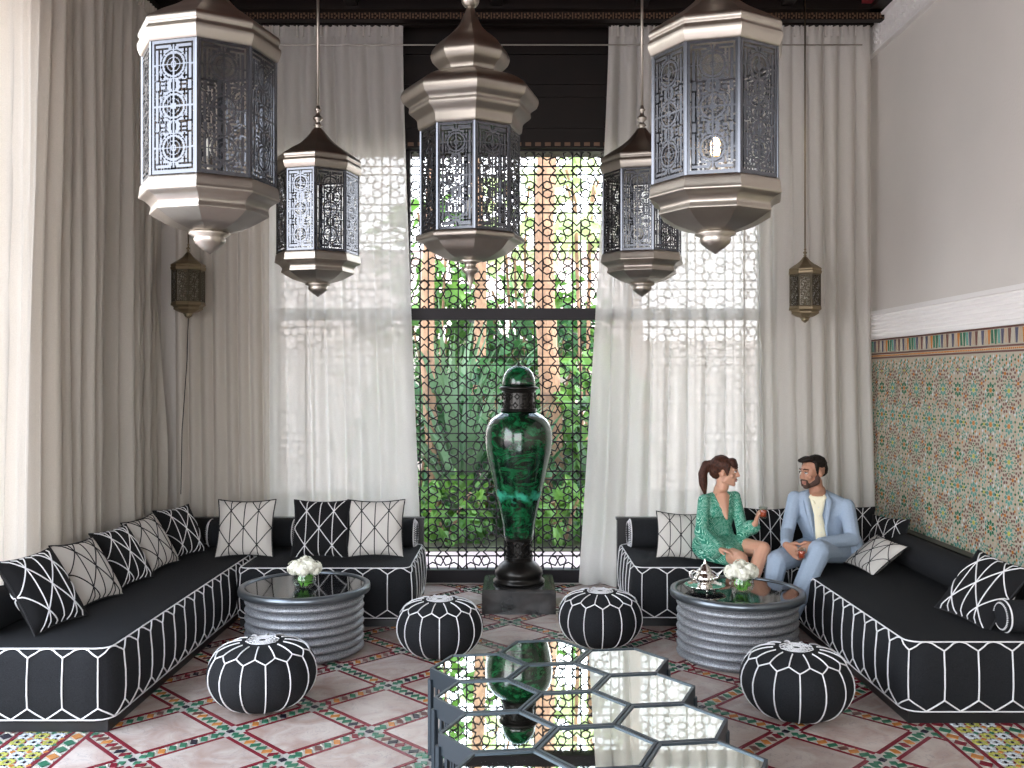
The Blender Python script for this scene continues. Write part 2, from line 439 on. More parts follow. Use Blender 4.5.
# left reveal and low plinth behind the curtains
# ------------------------------------------------------------ window lattice
mb = MB(); mb.box(WX0, WX1, YB-.02, YB+.10, WZ0-.06, WZ0+.05)
win = struct('window_1', mb, M_iron)
mb = MB(); mb.box(WX0, WX1, YB+.0, YB+.10, WZ1-.012, WZ1); part('head_rail', mb, M_iron, win)
mb = MB(); mb.box(WX0, WX1, YB-.02, YB+.10, 2.31, 2.41); part('crossbar', mb, M_iron, win)
for x in (WX0+.02, -.94, .98, WX1-.02): mb = MB(); mb.box(x-.02, x+.02, YB, YB+.10, WZ0, WZ1); part('mullion', mb, M_iron, win)
LP = .336; u = LP/368
def bar(mb_, a, b, t=.0054, d=.006, y=YB+.05):
    a = Vector((a[0], y, a[1])); b = Vector((b[0], y, b[1])); q = (b-a)
    if q.length < 1e-5: return
    q.normalize(); n = Vector((-q.z, 0, q.x))*t; e = Vector((0, d, 0)); q = q*t*.6
    vs = [a-q+n-e, a-q-n-e, a-q-n+e, a-q+n+e, b+q+n-e, b+q-n-e, b+q-n+e, b+q+n+e]
    mb_.add(vs, [(0,1,5,4),(1,2,6,5),(2,3,7,6),(3,0,4,7)])
cell = []
for k in range(8):
    a = R(22.5+45*k); ca, sa = math.cos(a), math.sin(a)
    L = [(58,0),(88,36.5),(128,36),(155,0),(128,-36),(88,-36.5)]
    Q = [((p*ca-q*sa)*u, (p*sa+q*ca)*u) for p, q in L]
    for i in range(6): cell.append((Q[i], Q[(i+1) % 6]))
for s in (-1, 1):
    cell.append(((s*145*u, -184*u), (s*145*u, 184*u))); cell.append(((-184*u, s*145*u), (184*u, s*145*u)))
    for q in (-1, 1):
        cell.append(((s*164*u, q*0*u), (s*184*u, q*20*u)) ) if False else None
        cell.append(((s*145*u, q*58*u), (s*184*u, q*20*u)))
        cell.append(((q*58*u, s*145*u), (q*20*u, s*184*u)))
        cell.append(((s*184*u, q*132*u), (s*132*u, q*184*u)))
def lattice(x0, x1, z0, z1):
    m = MB(); nx = 0
    i0 = math.floor((x0-.04)/LP)-1; i1 = math.ceil((x1-.04)/LP)+1
    j0 = math.floor((z0-.1)/LP)-1; j1 = math.ceil((z1-.1)/LP)+1
    for i in range(i0, i1+1):
        for j in range(j0, j1+1):
            cx, cz = .04+i*LP, .1+j*LP
            for (a, b) in cell:
                A = [cx+a[0], cz+a[1]]; B = [cx+b[0], cz+b[1]]
                # clip to the pane (Liang-Barsky)
                t0, t1 = 0, 1; dx, dz = B[0]-A[0], B[1]-A[1]; ok = True
                for p, q in ((-dx, A[0]-x0), (dx, x1-A[0]), (-dz, A[1]-z0), (dz, z1-A[1])):
                    if abs(p) < 1e-9:
                        if q < 0: ok = False
                    else:
                        r_ = q/p
                        if p < 0: t0 = max(t0, r_)
                        else: t1 = min(t1, r_)
                if ok and t0 < t1: bar(m, (A[0]+dx*t0, A[1]+dz*t0), (A[0]+dx*t1, A[1]+dz*t1))
    return m
for (x0, x1) in ((WX0+.04, -.96), (-.92, .96), (1.0, WX1-.04)):
    for (z0, z1) in ((WZ0+.05, 2.31), (2.41, WZ1-.012)):
        part('lattice_screen', lattice(x0, x1, z0, z1), M_iron, win, fix=False)

# ------------------------------------------------------------ floor: marble diamonds and mosaic strips
HD = .354; X0 = -.035; Y0 = 4.388; SW = .060; XB = 2.14
def clip(poly, a, b, c):      # keep a*x+b*y <= c
    out = []
    for i in range(len(poly)):
        p, q = poly[i], poly[(i+1) % len(poly)]
        dp, dq = a*p[0]+b*p[1]-c, a*q[0]+b*q[1]-c
        if dp <= 0: out.append(p)
        if dp*dq < 0:
            t = dp/(dp-dq); out.append((p[0]+(q[0]-p[0])*t, p[1]+(q[1]-p[1])*t))
    return out
def clipb(poly, xa=-XB, xb=XB, ya=1.2, yb=8.12):
    for a, b, c in ((1,0,xb), (-1,0,-xa), (0,1,yb), (0,-1,-ya)):
        poly = clip(poly, a, b, c)
        if len(poly) < 3: return []
    return poly
hd = HD-SW*math.sqrt(2)-.002
full = None
for k in range(-7, 8):
    for m_ in range(-10, 12):
        if (k+m_) % 2: continue
        cx, cy = X0+k*HD, Y0+m_*HD
        poly = [(cx-hd, cy), (cx, cy-hd), (cx+hd, cy), (cx, cy+hd)]
        cp = clipb(poly)
        if len(cp) < 3: continue
        cp = [(p[0]-cx, p[1]-cy) for p in cp]
        whole = len(cp) == 4 and abs(abs(cp[0][0])+abs(cp[0][1])-hd) < 1e-6 and abs(max(p[0] for p in cp)-hd) < 1e-6 and abs(min(p[0] for p in cp)+hd) < 1e-6 and abs(max(p[1] for p in cp)-hd) < 1e-6 and abs(min(p[1] for p in cp)+hd) < 1e-6
        if whole and full: me = full
        else:
            me = MB().prism(cp, -.004, 0).mesh('marble_slab', M_marble)
            if whole: full = me
        link('marble_slab', me, floor, (cx, cy, 0))
fm = MB()
def fp(poly, mt, z=.0, xa=-XB, xb=XB):
    p = clipb(poly, xa, xb)
    if len(p) >= 3: fm.prism(p, -.004, z, mt)
s2 = math.sqrt(.5)
tilecols = [M_green, M_redt, M_orange, M_dark, M_green, M_brown]
rf = random.Random(5)
def strip(p, q, w0=SW, n=None, **kw):
    dx, dy = q[0]-p[0], q[1]-p[1]; L = math.hypot(dx, dy); dx /= L; dy /= L; nx, ny = -dy, dx
    def P_(a, b): return (p[0]+dx*a+nx*b, p[1]+dy*a+ny*b)
    for s in (-1, 1):
        fp([P_(w0, s*w0), P_(w0, s*(w0-.021)), P_(L-w0, s*(w0-.021)), P_(L-w0, s*w0)][::s], M_redt, .0, **kw)
    n = n or 7; st = (L-2*w0)/n; h = w0-.025
    for i in range(n):
        a = w0+st*(i+.5)
        c = tilecols[(i*2+(1 if rf.random() < .3 else 0)) % 6]
        fp([P_(a-st*.44, -h*.25), P_(a-st*.02, -h*.9), P_(a+st*.44, h*.25), P_(a+st*.02, h*.9)], c, .0005, **kw)
        for s in (-1, 1):
            fp([P_(a+s*st*.42-s*.0, -s*h*.9), P_(a+s*st*.20, -s*h*.95), P_(a+s*st*.45, -s*h*.1)][::-s], M_cream, .0003, **kw)
for k in range(-8, 9):
    for m_ in range(-11, 13):
        if (k+m_) % 2 == 0: continue
        n0 = (X0+k*HD, Y0+m_*HD)
        for dk in (1, -1):
            strip(n0, (X0+(k+dk)*HD, Y0+(m_+1)*HD))
        # node star
        q = .022
        fp([(n0[0]-q, n0[1]), (n0[0], n0[1]-q), (n0[0]+q, n0[1]), (n0[0], n0[1]+q)], M_dark, .001)
        for a in range(4):
            t = R(45+90*a); cx, cy = n0[0]+.052*math.cos(t), n0[1]+.052*math.sin(t)
            fp([(cx+.022*math.cos(t+b), cy+.022*math.sin(t+b)*1) for b in (0, R(90), R(180), R(270))], M_green, .0006)
for sx_ in (-1, 1):
    for xc in (2.20, 2.56):
        y = 1.3
        while y < 8.0:
            strip((sx_*xc, y-SW), (sx_*xc, y+.5+SW), SW, 6, xa=-3.1, xb=3.1); y += .5
    # multicolour star field between the strips
    y = 2.6; i = 0
    while y < 5.2:
        for xc in (2.30, 2.38, 2.46):
            mc = [M_white, M_yellow, M_white, M_yellow][(i+int(xc*100)//8) % 4]
            for kk in range(8):
                t = R(45*kk)
                pc = (sx_*xc+.027*math.cos(t), y+.027*math.sin(t))
                fp([(pc[0]+.0115*math.cos(t+b), pc[1]+.0115*math.sin(t+b)) for b in (0, R(90), R(180), R(270))], mc, .0006, xa=-3.1, xb=3.1)
            fp([(sx_*xc+.009*math.cos(R(60*b)), y+.009*math.sin(R(60*b))) for b in range(6)], M_dark, .0008, xa=-3.1, xb=3.1)
            q = .014; c2 = M_orange if i % 2 else M_green
            fp([(sx_*xc+.04-q, y+.04), (sx_*xc+.04, y+.04-q), (sx_*xc+.04+q, y+.04), (sx_*xc+.04, y+.04+q)], c2, .0006, xa=-3.1, xb=3.1)
            q = .012
            fp([(sx_*xc+.04-q, y), (sx_*xc+.04, y-q), (sx_*xc+.04+q, y), (sx_*xc+.04, y+q)], M_redt, .0005, xa=-3.1, xb=3.1)
            fp([(sx_*xc-q, y+.04), (sx_*xc, y+.04-q), (sx_*xc+q, y+.04), (sx_*xc, y+.04+q)], M_dark, .0005, xa=-3.1, xb=3.1)
        y += .08; i += 1
o = part('mosaic_tiles', fm, None, floor, fix=False); o['kind'] = 'stuff'
# ------------------------------------------------------------ curtains
def curtain(name, label, axis, a_top, b_top, a_bot, b_bot, base, depth, pleats, mtl, seed, z0=.03, z1=4.80, sway=0, group=None):
    """axis 'x': runs along x at y=base; axis 'y': runs along y at x=base. depth>0 = pleat amplitude into the room"""
    r = random.Random(seed); nu = pleats*22; nv = 26
    ph = [r.uniform(0, 6.28) for _ in range(6)]
    jit = [r.uniform(.55, 1.3) for _ in range(pleats+3)]
    vs = []; fs = []
    for j in range(nv+1):
        v = j/nv; z = z1+(z0-z1)*v
        amp = depth*(.55+.45*min(1, v*3))
        for i in range(nu+1):
            t = i/nu
            a = a_top+(b_top-a_top)*t; b = a_bot+(b_bot-a_bot)*t
            ve = v**1.3
            p = a+(b-a)*ve
            tw = t+.012*math.sin(6*t+ph[0]+1.5*v)*v
            s = math.sin(2*math.pi*pleats*tw+ph[1]+.5*math.sin(3*v+ph[2]))
            k = jit[int(min(max(tw, 0), 1)*pleats)]
            sharp = (1-abs(s))**1.0*2-1
            d = amp*k*(.65*sharp+.35*math.sin(2*math.pi*pleats*tw*.5+ph[3]))
            if v < .035: d = depth*.22*math.sin(2*math.pi*pleats*4*t)
            d += depth*.55*math.sin(2*math.pi*pleats*.31*t+ph[4]+.8*v)*min(1, v*2)
            d += sway*math.sin(math.pi*v)*math.sin(2.2*t+ph[4])
            p += .012*math.cos(2*math.pi*pleats*tw+ph[5])*v
            vs.append((p, base+d, z) if axis == 'x' else (base+d, p, z))
    w_ = nu+1
    for j in range(nv):
        for i in range(nu): fs.append((j*w_+i, j*w_+i+1, (j+1)*w_+i+1, (j+1)*w_+i))
    cx = sum(q[0] for q in vs)/len(vs); cy = sum(q[1] for q in vs)/len(vs)
    t = thing(name, label, 'curtain', (cx, cy, z0), 0, group)
    m = MB(); m.add([(q[0]-cx, q[1]-cy, q[2]-z0) for q in vs], fs)
    part('cloth', m, mtl, t, True, fix=False)
    # header tape of gathered loops
    hm = MB(); L = abs(b_top-a_top); n = int(L/.05)
    for i in range(n):
        p = a_top+(b_top-a_top)*(i+.5)/n
        if axis == 'x': hm.box(p-cx-.006, p-cx+.006, base-cy-.02, base-cy+.02, z1-z0-.09, z1-z0+.03)
        else: hm.box(base-cx-.02, base-cx+.02, p-cy-.006, p-cy+.006, z1-z0-.09, z1-z0+.03)
    part('heading', hm, mtl, t)
    return t
curtain('curtain', 'long grey linen curtain running along the side wall behind the row of five cushions', 'y', 4.9, 7.78, 4.7, 7.85, -2.93, .080, 11, M_linen, 1, sway=.03)
curtain('curtain', 'grey curtain in the far left corner beside the small dark lantern', 'x', -2.90, -2.06, -2.90, -2.04, 7.93, .05, 4, M_linen, 2)
curtain('curtain', 'white sheer curtain beside the window opening, hanging behind the three upright cushions', 'x', -2.09, -.955, -2.09, -.80, 7.93, .085, 4, M_sheer, 3, sway=.02)
curtain('curtain', 'white sheer curtain beside the window opening, behind the woman in green', 'x', .80, 1.98, .56, 2.0, 7.93, .085, 4, M_sheer, 4, sway=.02)
curtain('curtain', 'white curtain beside the tiled wall, behind the seated man and small brass lantern', 'x', 1.95, 3.03, 1.95, 3.08, 7.93, .085, 4, M_sheer, 9, sway=.015)
m = MB(); m.tube([(-2.95, 7.90, 4.63), (2.95, 7.90, 4.63)], .006, 6)
tag(part('curtain_wire', m, M_silver, None), 'thin pale wire stretched across the dark wood above the window', 'wire')
m = MB(); m.box(-3.0, 3.05, 7.90, 7.96, 4.80, 4.84)
tr = struct('trim_6', m, M_wood)
m = MB(); m.box(-2.96, -2.90, 4.7, 7.9, 4.80, 4.84); struct('trim_7', m, M_wood)

# ------------------------------------------------------------ sofas
def outline(x0, x1, y0, y1, r, seg=7, step=.02):
    pts = []
    cs = [((x1-r, y0+r), -90), ((x1-r, y1-r), 0), ((x0+r, y1-r), 90), ((x0+r, y0+r), 180)]
    raw = []
    for (c, a0) in cs:
        for k in range(seg+1):
            a = R(a0+90*k/seg); raw.append((c[0]+r*math.cos(a), c[1]+r*math.sin(a)))
    # resample evenly
    raw.append(raw[0]); D = [0]
    for i in range(len(raw)-1): D.append(D[-1]+math.hypot(raw[i+1][0]-raw[i][0], raw[i+1][1]-raw[i][1]))
    return raw, D
def at_s(raw, D, s):
    s = s % D[-1]
    for i in range(len(D)-1):
        if D[i] <= s <= D[i+1] and D[i+1] > D[i]:
            t = (s-D[i])/(D[i+1]-D[i]); a, b = raw[i], raw[i+1]
            tx, ty = b[0]-a[0], b[1]-a[1]; l = math.hypot(tx, ty)
            return a[0]+tx*t, a[1]+ty*t, ty/l, -tx/l
    return raw[0][0], raw[0][1], 0, -1
def mprof(z):   # inset of the side wall at height z (mattress .09 .. .42)
    if z > .37: 
        q = (z-.37)/.06; return .05*(1-math.sqrt(max(0, 1-q*q)))
    if z < .10: return .012*(.10-z)/.045
    return -.010*math.sin(math.pi*(z-.10)/.26)
def sofa(label, x0, x1, y0, y1, s_phase, group, zt=.42):
    """world-space box in plan; returns the thing"""
    cx, cy = (x0+x1)/2, (y0+y1)/2
    T = thing('banquette_sofa', label, 'sofa', (cx, cy, 0), 0, group)
    a0, a1, b0, b1 = x0-cx, x1-cx, y0-cy, y1-cy
    m = MB(); m.box(a0+.03, a1-.03, b0+.03, b1-.03, 0, .06)
    part('plinth', m, M_plinth, T)
    raw, D = outline(a0, a1, b0, b1, .09)
    n = 120; zs = [.055, .07, .10, .17, .24, .31, .37, .395, .413, .425, .43]
    vs = []; fs = []
    for z in zs:
        for k in range(n):
            x, y, nx, ny = at_s(raw, D, D[-1]*k/n); q = mprof(z)
            vs.append((x-nx*q, y-ny*q, z))
    for i in range(len(zs)-1):
        for k in range(n):
            l = (k+1) % n; fs.append((i*n+k, i*n+l, (i+1)*n+l, (i+1)*n+k))
    fs.append(tuple(range(n))[::-1]); fs.append(tuple((len(zs)-1)*n+k for k in range(n)))
    m = MB(); m.add(vs, fs); part('mattress', m, M_black, T, True)
    m = MB()
    def pt(s, z, off=.003):
        x, y, nx, ny = at_s(raw, D, s); q = mprof(z)-off
        return (x-nx*q, y-ny*q, z+(.004 if z > .41 else 0))
    N = max(4, round(D[-1]/.178)); st = D[-1]/N
    for lo in (.068, .422):
        m.tube([pt(D[-1]*k/200, lo) for k in range(200)], .0042, 5, closed=True)
    for k in range(N):
        s = (k+s_phase)*st
        m.tube([pt(s, z) for z in (.130, .20, .28, .345, .385)], .0042, 5)
        for sg in (-1, 1):
            m.tube([pt(s+sg*st*.5*q, .130-.060*q) for q in (0, .25, .5, .75, 1)], .0042, 5)
            m.tube([pt(s+sg*st*.5*q, .385+.037*math.sin(q*math.pi/2)) for q in (0, .2, .4, .6, .8, 1)], .0042, 5)
    part('piping', m, M_piping, T, label='white hexagon piping')
    return T
S1 = sofa('long black banquette with white hexagon piping carrying the row of five cushions', -2.99, -2.04, 4.70, 7.72, .12, 'piped black banquettes')
S2 = sofa('short black banquette beside the window, carrying the three upright cushions', -2.02, -.74, 6.70, 7.72, .5, 'piped black banquettes')
S3 = sofa('short black banquette on which the woman in green sits', .85, 2.00, 6.72, 7.72, .5, 'piped black banquettes')
S4 = sofa('long black banquette with white hexagon piping along the tiled wall', 2.02, 3.00, 4.82, 7.72, .12, 'piped black banquettes')
def backboard(T, x0, x1, y0, y1, z0, z1):
    l = T.location; m = MB(); m.box(x0-l.x, x1-l.x, y0-l.y, y1-l.y, z0, z1); m.box(x0-l.x-.008, x1-l.x+.008, y0-l.y-.008, y1-l.y+.008, z1, z1+.018)
    part('backboard', m, M_blackwood, T)
backboard(S2, -2.90, -.76, 7.725, 7.79, 0, .62)
backboard(S3, .85, 3.0, 7.725, 7.79, 0, .62)
backboard(S4, 3.01, 3.075, 4.85, 7.72, 0, .60)
backboard(S1, -3.04, -3.0, 4.82, 7.72, 0, .42)
def bolster(label, p, q, r=.115, group='black bolsters'):
    p = Vector(p); q = Vector(q); c = (p+q)/2; d = (q-p); L = d.length; ang = math.atan2(d.y, d.x)
    T = thing('bolster', label, 'bolster', (c.x, c.y, c.z-r), ang, group)
    m = MB(); pr = []
    for t, k in ((0,.0), (0,.55), (.004,.80), (.015,.95), (.03,1), (.5,1.01), (.97,1), (.985,.95), (.996,.8), (1,.55), (1,0)):
        pr.append((Vector(((t-.5)*L, 0, r)), max(.001, r*k)))
    m.tube([x[0]+Vector((i*1e-5, 0, 0)) for i, x in enumerate(pr)], [x[1] for x in pr], 24)
    part('cover', m, M_black, T, True)
    for s in (-1, 1):
        m = MB(); n = 40
        m.tube([(s*(L/2-.02), r*1.0*math.cos(2*math.pi*k/n), r+r*1.0*math.sin(2*math.pi*k/n)) for k in range(n)], .005, 5, closed=True)
        for k in range(n):
            a = 2*math.pi*k/n; b = 2*math.pi*(k+.5)/n
            m.tube([(s*(L/2-.02), r*math.cos(a), r+r*math.sin(a)), (s*(L/2+.002), r*.8*math.cos(b), r+r*.8*math.sin(b))], .003, 4)
        part('edging', m, M_piping, T, label='white embroidered edging')
    return T
bolster('black bolster at the near left end of the long left banquette', (-2.86, 4.92, .53), (-2.86, 5.85, .53))
bolster('black bolster behind the middle cushions of the left row', (-2.86, 5.9, .53), (-2.86, 6.75, .53))
bolster('black bolster behind the far cushions of the left row', (-2.86, 6.8, .53), (-2.86, 7.5, .53))
bolster('black bolster behind the left white cushion of the upright three', (-2.50, 7.60, .53), (-1.78, 7.60, .53))
bolster('black bolster behind the middle and right cushions of the upright three', (-1.76, 7.60, .53), (-.80, 7.60, .53))
bolster('black bolster on the right-hand short banquette, behind the white cushion', (.92, 7.60, .53), (1.85, 7.60, .53))
bolster('black bolster behind the seated man', (1.9, 7.60, .53), (2.75, 7.60, .53))
bolster('long black bolster lying against the tiled right wall', (2.89, 5.65, .53), (2.89, 7.4, .53))
bolster('black bolster with white edging at the near right corner of the picture', (2.62, 5.02, .515), (3.0, 5.02, .515), .085)

# ------------------------------------------------------------ cushions
def pz(x, y, s, th):
    a = max(0, 1-abs(x)**2.6); b = max(0, 1-abs(y)**2.6)
    return th*(a*b)**.45
_pm = {}
def pillow_meshes(dark):
    if dark in _pm: return _pm[dark]
    s = .24; th = .075; n = 18
    g = lambda i: -1+2*i/n
    def P3(x, y, side, off=0):
        pin = 1-.09*(1-x*x)
        pin2 = 1-.09*(1-y*y)
        return (x*s*pin2, side*(pz(x, y, s, th)+off), s+y*s*pin)
    m = MB(); vs = []; fs = []
    for side in (-1, 1):
        o = len(vs)
        for j in range(n+1):
            for i in range(n+1): vs.append(P3(g(i), g(j), side))
        for j in range(n):
            for i in range(n):
                q = (o+j*(n+1)+i, o+j*(n+1)+i+1, o+(j+1)*(n+1)+i+1, o+(j+1)*(n+1)+i)
                fs.append(q if side < 0 else q[::-1])
    m.add(vs, fs)
    body = m.mesh('cover', M_pillow_b if dark else M_pillow_w, True)
    m = MB()
    c = (.0)
    def line(p, q, side, r=.0042):
        k = 22; pts = []
        for i in range(k+1):
            t = i/k; x = p[0]+(q[0]-p[0])*t; y = p[1]+(q[1]-p[1])*t
            pts.append(P3(x, y, side, .001))
        m.tube(pts, r, 5)
    for side in (-1, 1):
        for x in (-.5, 0, .5): line((x, -1), (x, 1), side)
        sl = 1.25
        for sg in (-1, 1):
            for c0 in (-1.25, 0, 1.25):
                lo = None; pts = []
                for i in range(201):
                    x = -1+2*i/200; y = sg*sl*x+c0
                    if abs(y) <= 1: pts.append((x, y))
                if len(pts) > 1: line(pts[0], pts[-1], side)
    pip = m.mesh('line_pattern', M_piping if dark else M_cord_b)
    m = MB(); e = []
    for k in range(20): e.append(P3(-1+2*k/20, -1, 1))
    for k in range(20): e.append(P3(1, -1+2*k/20, 1))
    for k in range(20): e.append(P3(1-2*k/20, 1, 1))
    for k in range(20): e.append(P3(-1, 1-2*k/20, 1))
    m.tube(e, .006, 6, closed=True)
    edge = m.mesh('edge_cord', M_cord_b)
    _pm[dark] = (body, pip, edge)
    return _pm[dark]
def pillow(label, x, y, z, yaw, tilt, dark, roll=0, sc=1, group=None):
    T = thing('cushion', label, 'cushion', (x, y, z), 0, group)
    T.rotation_euler = (Matrix.Rotation(R(yaw), 4, 'Z') @ Matrix.Rotation(R(-tilt), 4, 'X') @ Matrix.Rotation(R(roll), 4, 'Y')).to_euler()
    T.scale = (sc,)*3
    for nme, me in zip(('cover', 'line_pattern', 'edge_cord'), pillow_meshes(dark)):
        o = link(nme, me, T)
    return T
g1 = 'patterned cushions along the left wall'; g2 = 'patterned cushions on the left short banquette'; g3 = 'patterned cushions on the right banquettes'
pillow('black cushion with white lines, nearest the camera in the row of five', -2.50, 5.14, .435, 80, 33, True, 0, .94, g1)
pillow('white cushion with black lines, second from the near end of the row of five', -2.52, 5.70, .435, 82, 33, False, 3, .88, g1)
pillow('black cushion with white lines in the middle of the row of five', -2.52, 6.20, .435, 80, 31, True, 0, .86, g1)
pillow('white cushion with black lines, fourth from the near end of the row of five', -2.52, 6.70, .435, 80, 31, False, -2, .86, g1)
pillow('black cushion with white lines at the far end of the row of five', -2.50, 7.16, .435, 70, 27, True, 0, .84, g1)
pillow('white cushion with black lines by the corner, farthest from the window, of the upright three', -2.07, 7.10, .43, 2, 14, False, 0, .92, g2)
pillow('black cushion with white lines, in the middle of the upright three', -1.49, 7.08, .43, -2, 14, True, 0, .92, g2)
pillow('white cushion with black lines, nearest the window of the upright three', -1.07, 7.10, .43, 2, 14, False, 0, .92, g2)
pillow('white cushion with black lines standing upright beside the woman in green', 1.24, 7.03, .43, 6, 18, False, 5, .74, g3)
pillow('black cushion with cream lines between the woman and the man', 1.98, 7.22, .43, 0, 14, True, 0, .75, g3)
pillow('black cushion with white lines directly behind the man in blue', 2.62, 7.25, .45, -20, 16, True, 0, .74, g3)
pillow('black cushion with white lines in the far corner where curtain and tiles meet', 2.76, 6.98, .45, -55, 20, True, 0, .66, g3)
pillow('white cushion with black lines slumped beside the man against the tiled wall', 2.44, 6.62, .44, -66, 54, False, 10, .70, g3)
pillow('black cushion with white lines alone on the near end of the banquette by the tiles', 2.52, 5.26, .435, -72, 40, True, 6, .90, g3)

# ------------------------------------------------------------ poufs
def pouf(label, x, y, D, rot):
    T = thing('pouf', label, 'pouf', (x, y, 0), rot, 'black leather poufs with white piping')
    r = D/2; H = .36
    def prof(t):   # t 0 bottom .. 1 top; superellipse
        a = -math.pi/2+math.pi*t
        c = math.cos(a); s_ = math.sin(a)
        rr = r*(max(0, c)**.62); z = H/2+H/2*(abs(s_)**.9)*(1 if s_ > 0 else -1)
        if s_ < 0: rr *= 1-.10*abs(s_)
        return rr, z
    NG = 14; n = NG*6; m = MB(); P_ = []
    lev = [0.02+.96*i/22 for i in range(23)]
    vs = []; fs = []
    for t in lev:
        rr, z = prof(t)
        for k in range(n):
            a = 2*math.pi*k/n; bulge = 1+.018*abs(math.sin(NG*a/2))
            vs.append((rr*bulge*math.cos(a), rr*bulge*math.sin(a), z))
    for i in range(len(lev)-1):
        for k in range(n): fs.append((i*n+k, i*n+(k+1) % n, (i+1)*n+(k+1) % n, (i+1)*n+k))
    fs.append(tuple(range(n))[::-1]); fs.append(tuple((len(lev)-1)*n+k for k in range(n)))
    m.add(vs, fs); part('leather_cover', m, M_black, T, True)
    m = MB()
    def pt(a, t, off=.004):
        rr, z = prof(t); bulge = 1+.018*abs(math.sin(NG*a/2)); up = .003 if t > .7 else 0
        return ((rr*bulge+off)*math.cos(a), (rr*bulge+off)*math.sin(a), z+up)
    e1, e2, e3 = .71, .775, .93
    for k in range(NG):
        a = 2*math.pi*k/NG; h = math.pi/NG
        m.tube([pt(a, .02+(e1-.02)*i/12) for i in range(13)], .0038, 5)
        for s in (-1, 1): m.tube([pt(a+s*h*i/5, e1+(e2-e1)*i/5) for i in range(6)], .0038, 5)
        m.tube([pt(a+h, e2+(e3-e2)*i/5) for i in range(6)], .0038, 5)
    part('piping', m, M_piping, T, label='white piping')
    m = MB(); rr, z = prof(.925)
    for j in range(4):
        q = .085-j*.02; nn = 24
        m.tube([((q+.006*math.sin(8*2*math.pi*k/nn))*math.cos(2*math.pi*k/nn), q*math.sin(2*math.pi*k/nn), H+.004) for k in range(nn)], .0026, 4, closed=True)
    for k in range(16):
        a = 2*math.pi*k/16; m.tube([(.02*math.cos(a), .02*math.sin(a), H+.004), (.088*math.cos(a+.2), .088*math.sin(a+.2), H+.003)], .0018, 4)
    part('embroidered_top', m, M_piping, T, label='white embroidered rosette on top')
    return T
pouf('black pouf with white piping in front of the left round table', -1.385, 5.10, .58, .1)
pouf('black pouf with white piping just left of the green urn', -.49, 6.05, .555, .3)
pouf('black pouf with white piping just right of the green urn', .575, 6.28, .562, .2)
pouf('black pouf with white piping in front of the right round table', 1.50, 4.96, .582, .0)

# ------------------------------------------------------------ round ridged tables
M_ham = mat('hammered_metal', (.42,.43,.46), .5, .6, noise=((.20,.205,.22), 170, 3, .10), bump=.3, bscale=170)
M_rim = mat('dark_metal_rim', (.15,.17,.19), .3, .8)
M_blackglass = mat('black_glass', (.008,.008,.009), .05)
def round_table(label, x, y):
    T = thing('round_table', label, 'table', (x, y, 0), 0, 'round ridged tables')
    m = MB(); pr = [(.33, 0), (.35, .02)]
    for k in range(7):
        z = .02+k*.0525
        pr += [(.346, z), (.368, z+.002), (.382, z+.008), (.386, z+.018), (.380, z+.030), (.368, z+.041), (.350, z+.0505)]
    pr += [(.36, .39)]
    m.lathe(pr, 72); part('ridged_drum', m, M_ham, T, True)
    m = MB(); m.lathe([(.36, .388), (.41, .392), (.425, .40), (.428, .418), (.424, .437), (.415, .442), (.388, .442), (.384, .436), (.384, .43)], 72, cap=True)
    part('tray_rim', m, M_rim, T, True)
    m = MB(); m.lathe([(.384, .430), (.384, .4335), (.0005, .4335)], 72, cap=False)
    part('glass_top', m, M_blackglass, T)
    return T
round_table('round table with ridged metal drum, in front of the left short banquette', -1.384, 6.13)
round_table('round table with ridged metal drum, carrying the silver teapot before the couple', 1.43, 5.99)

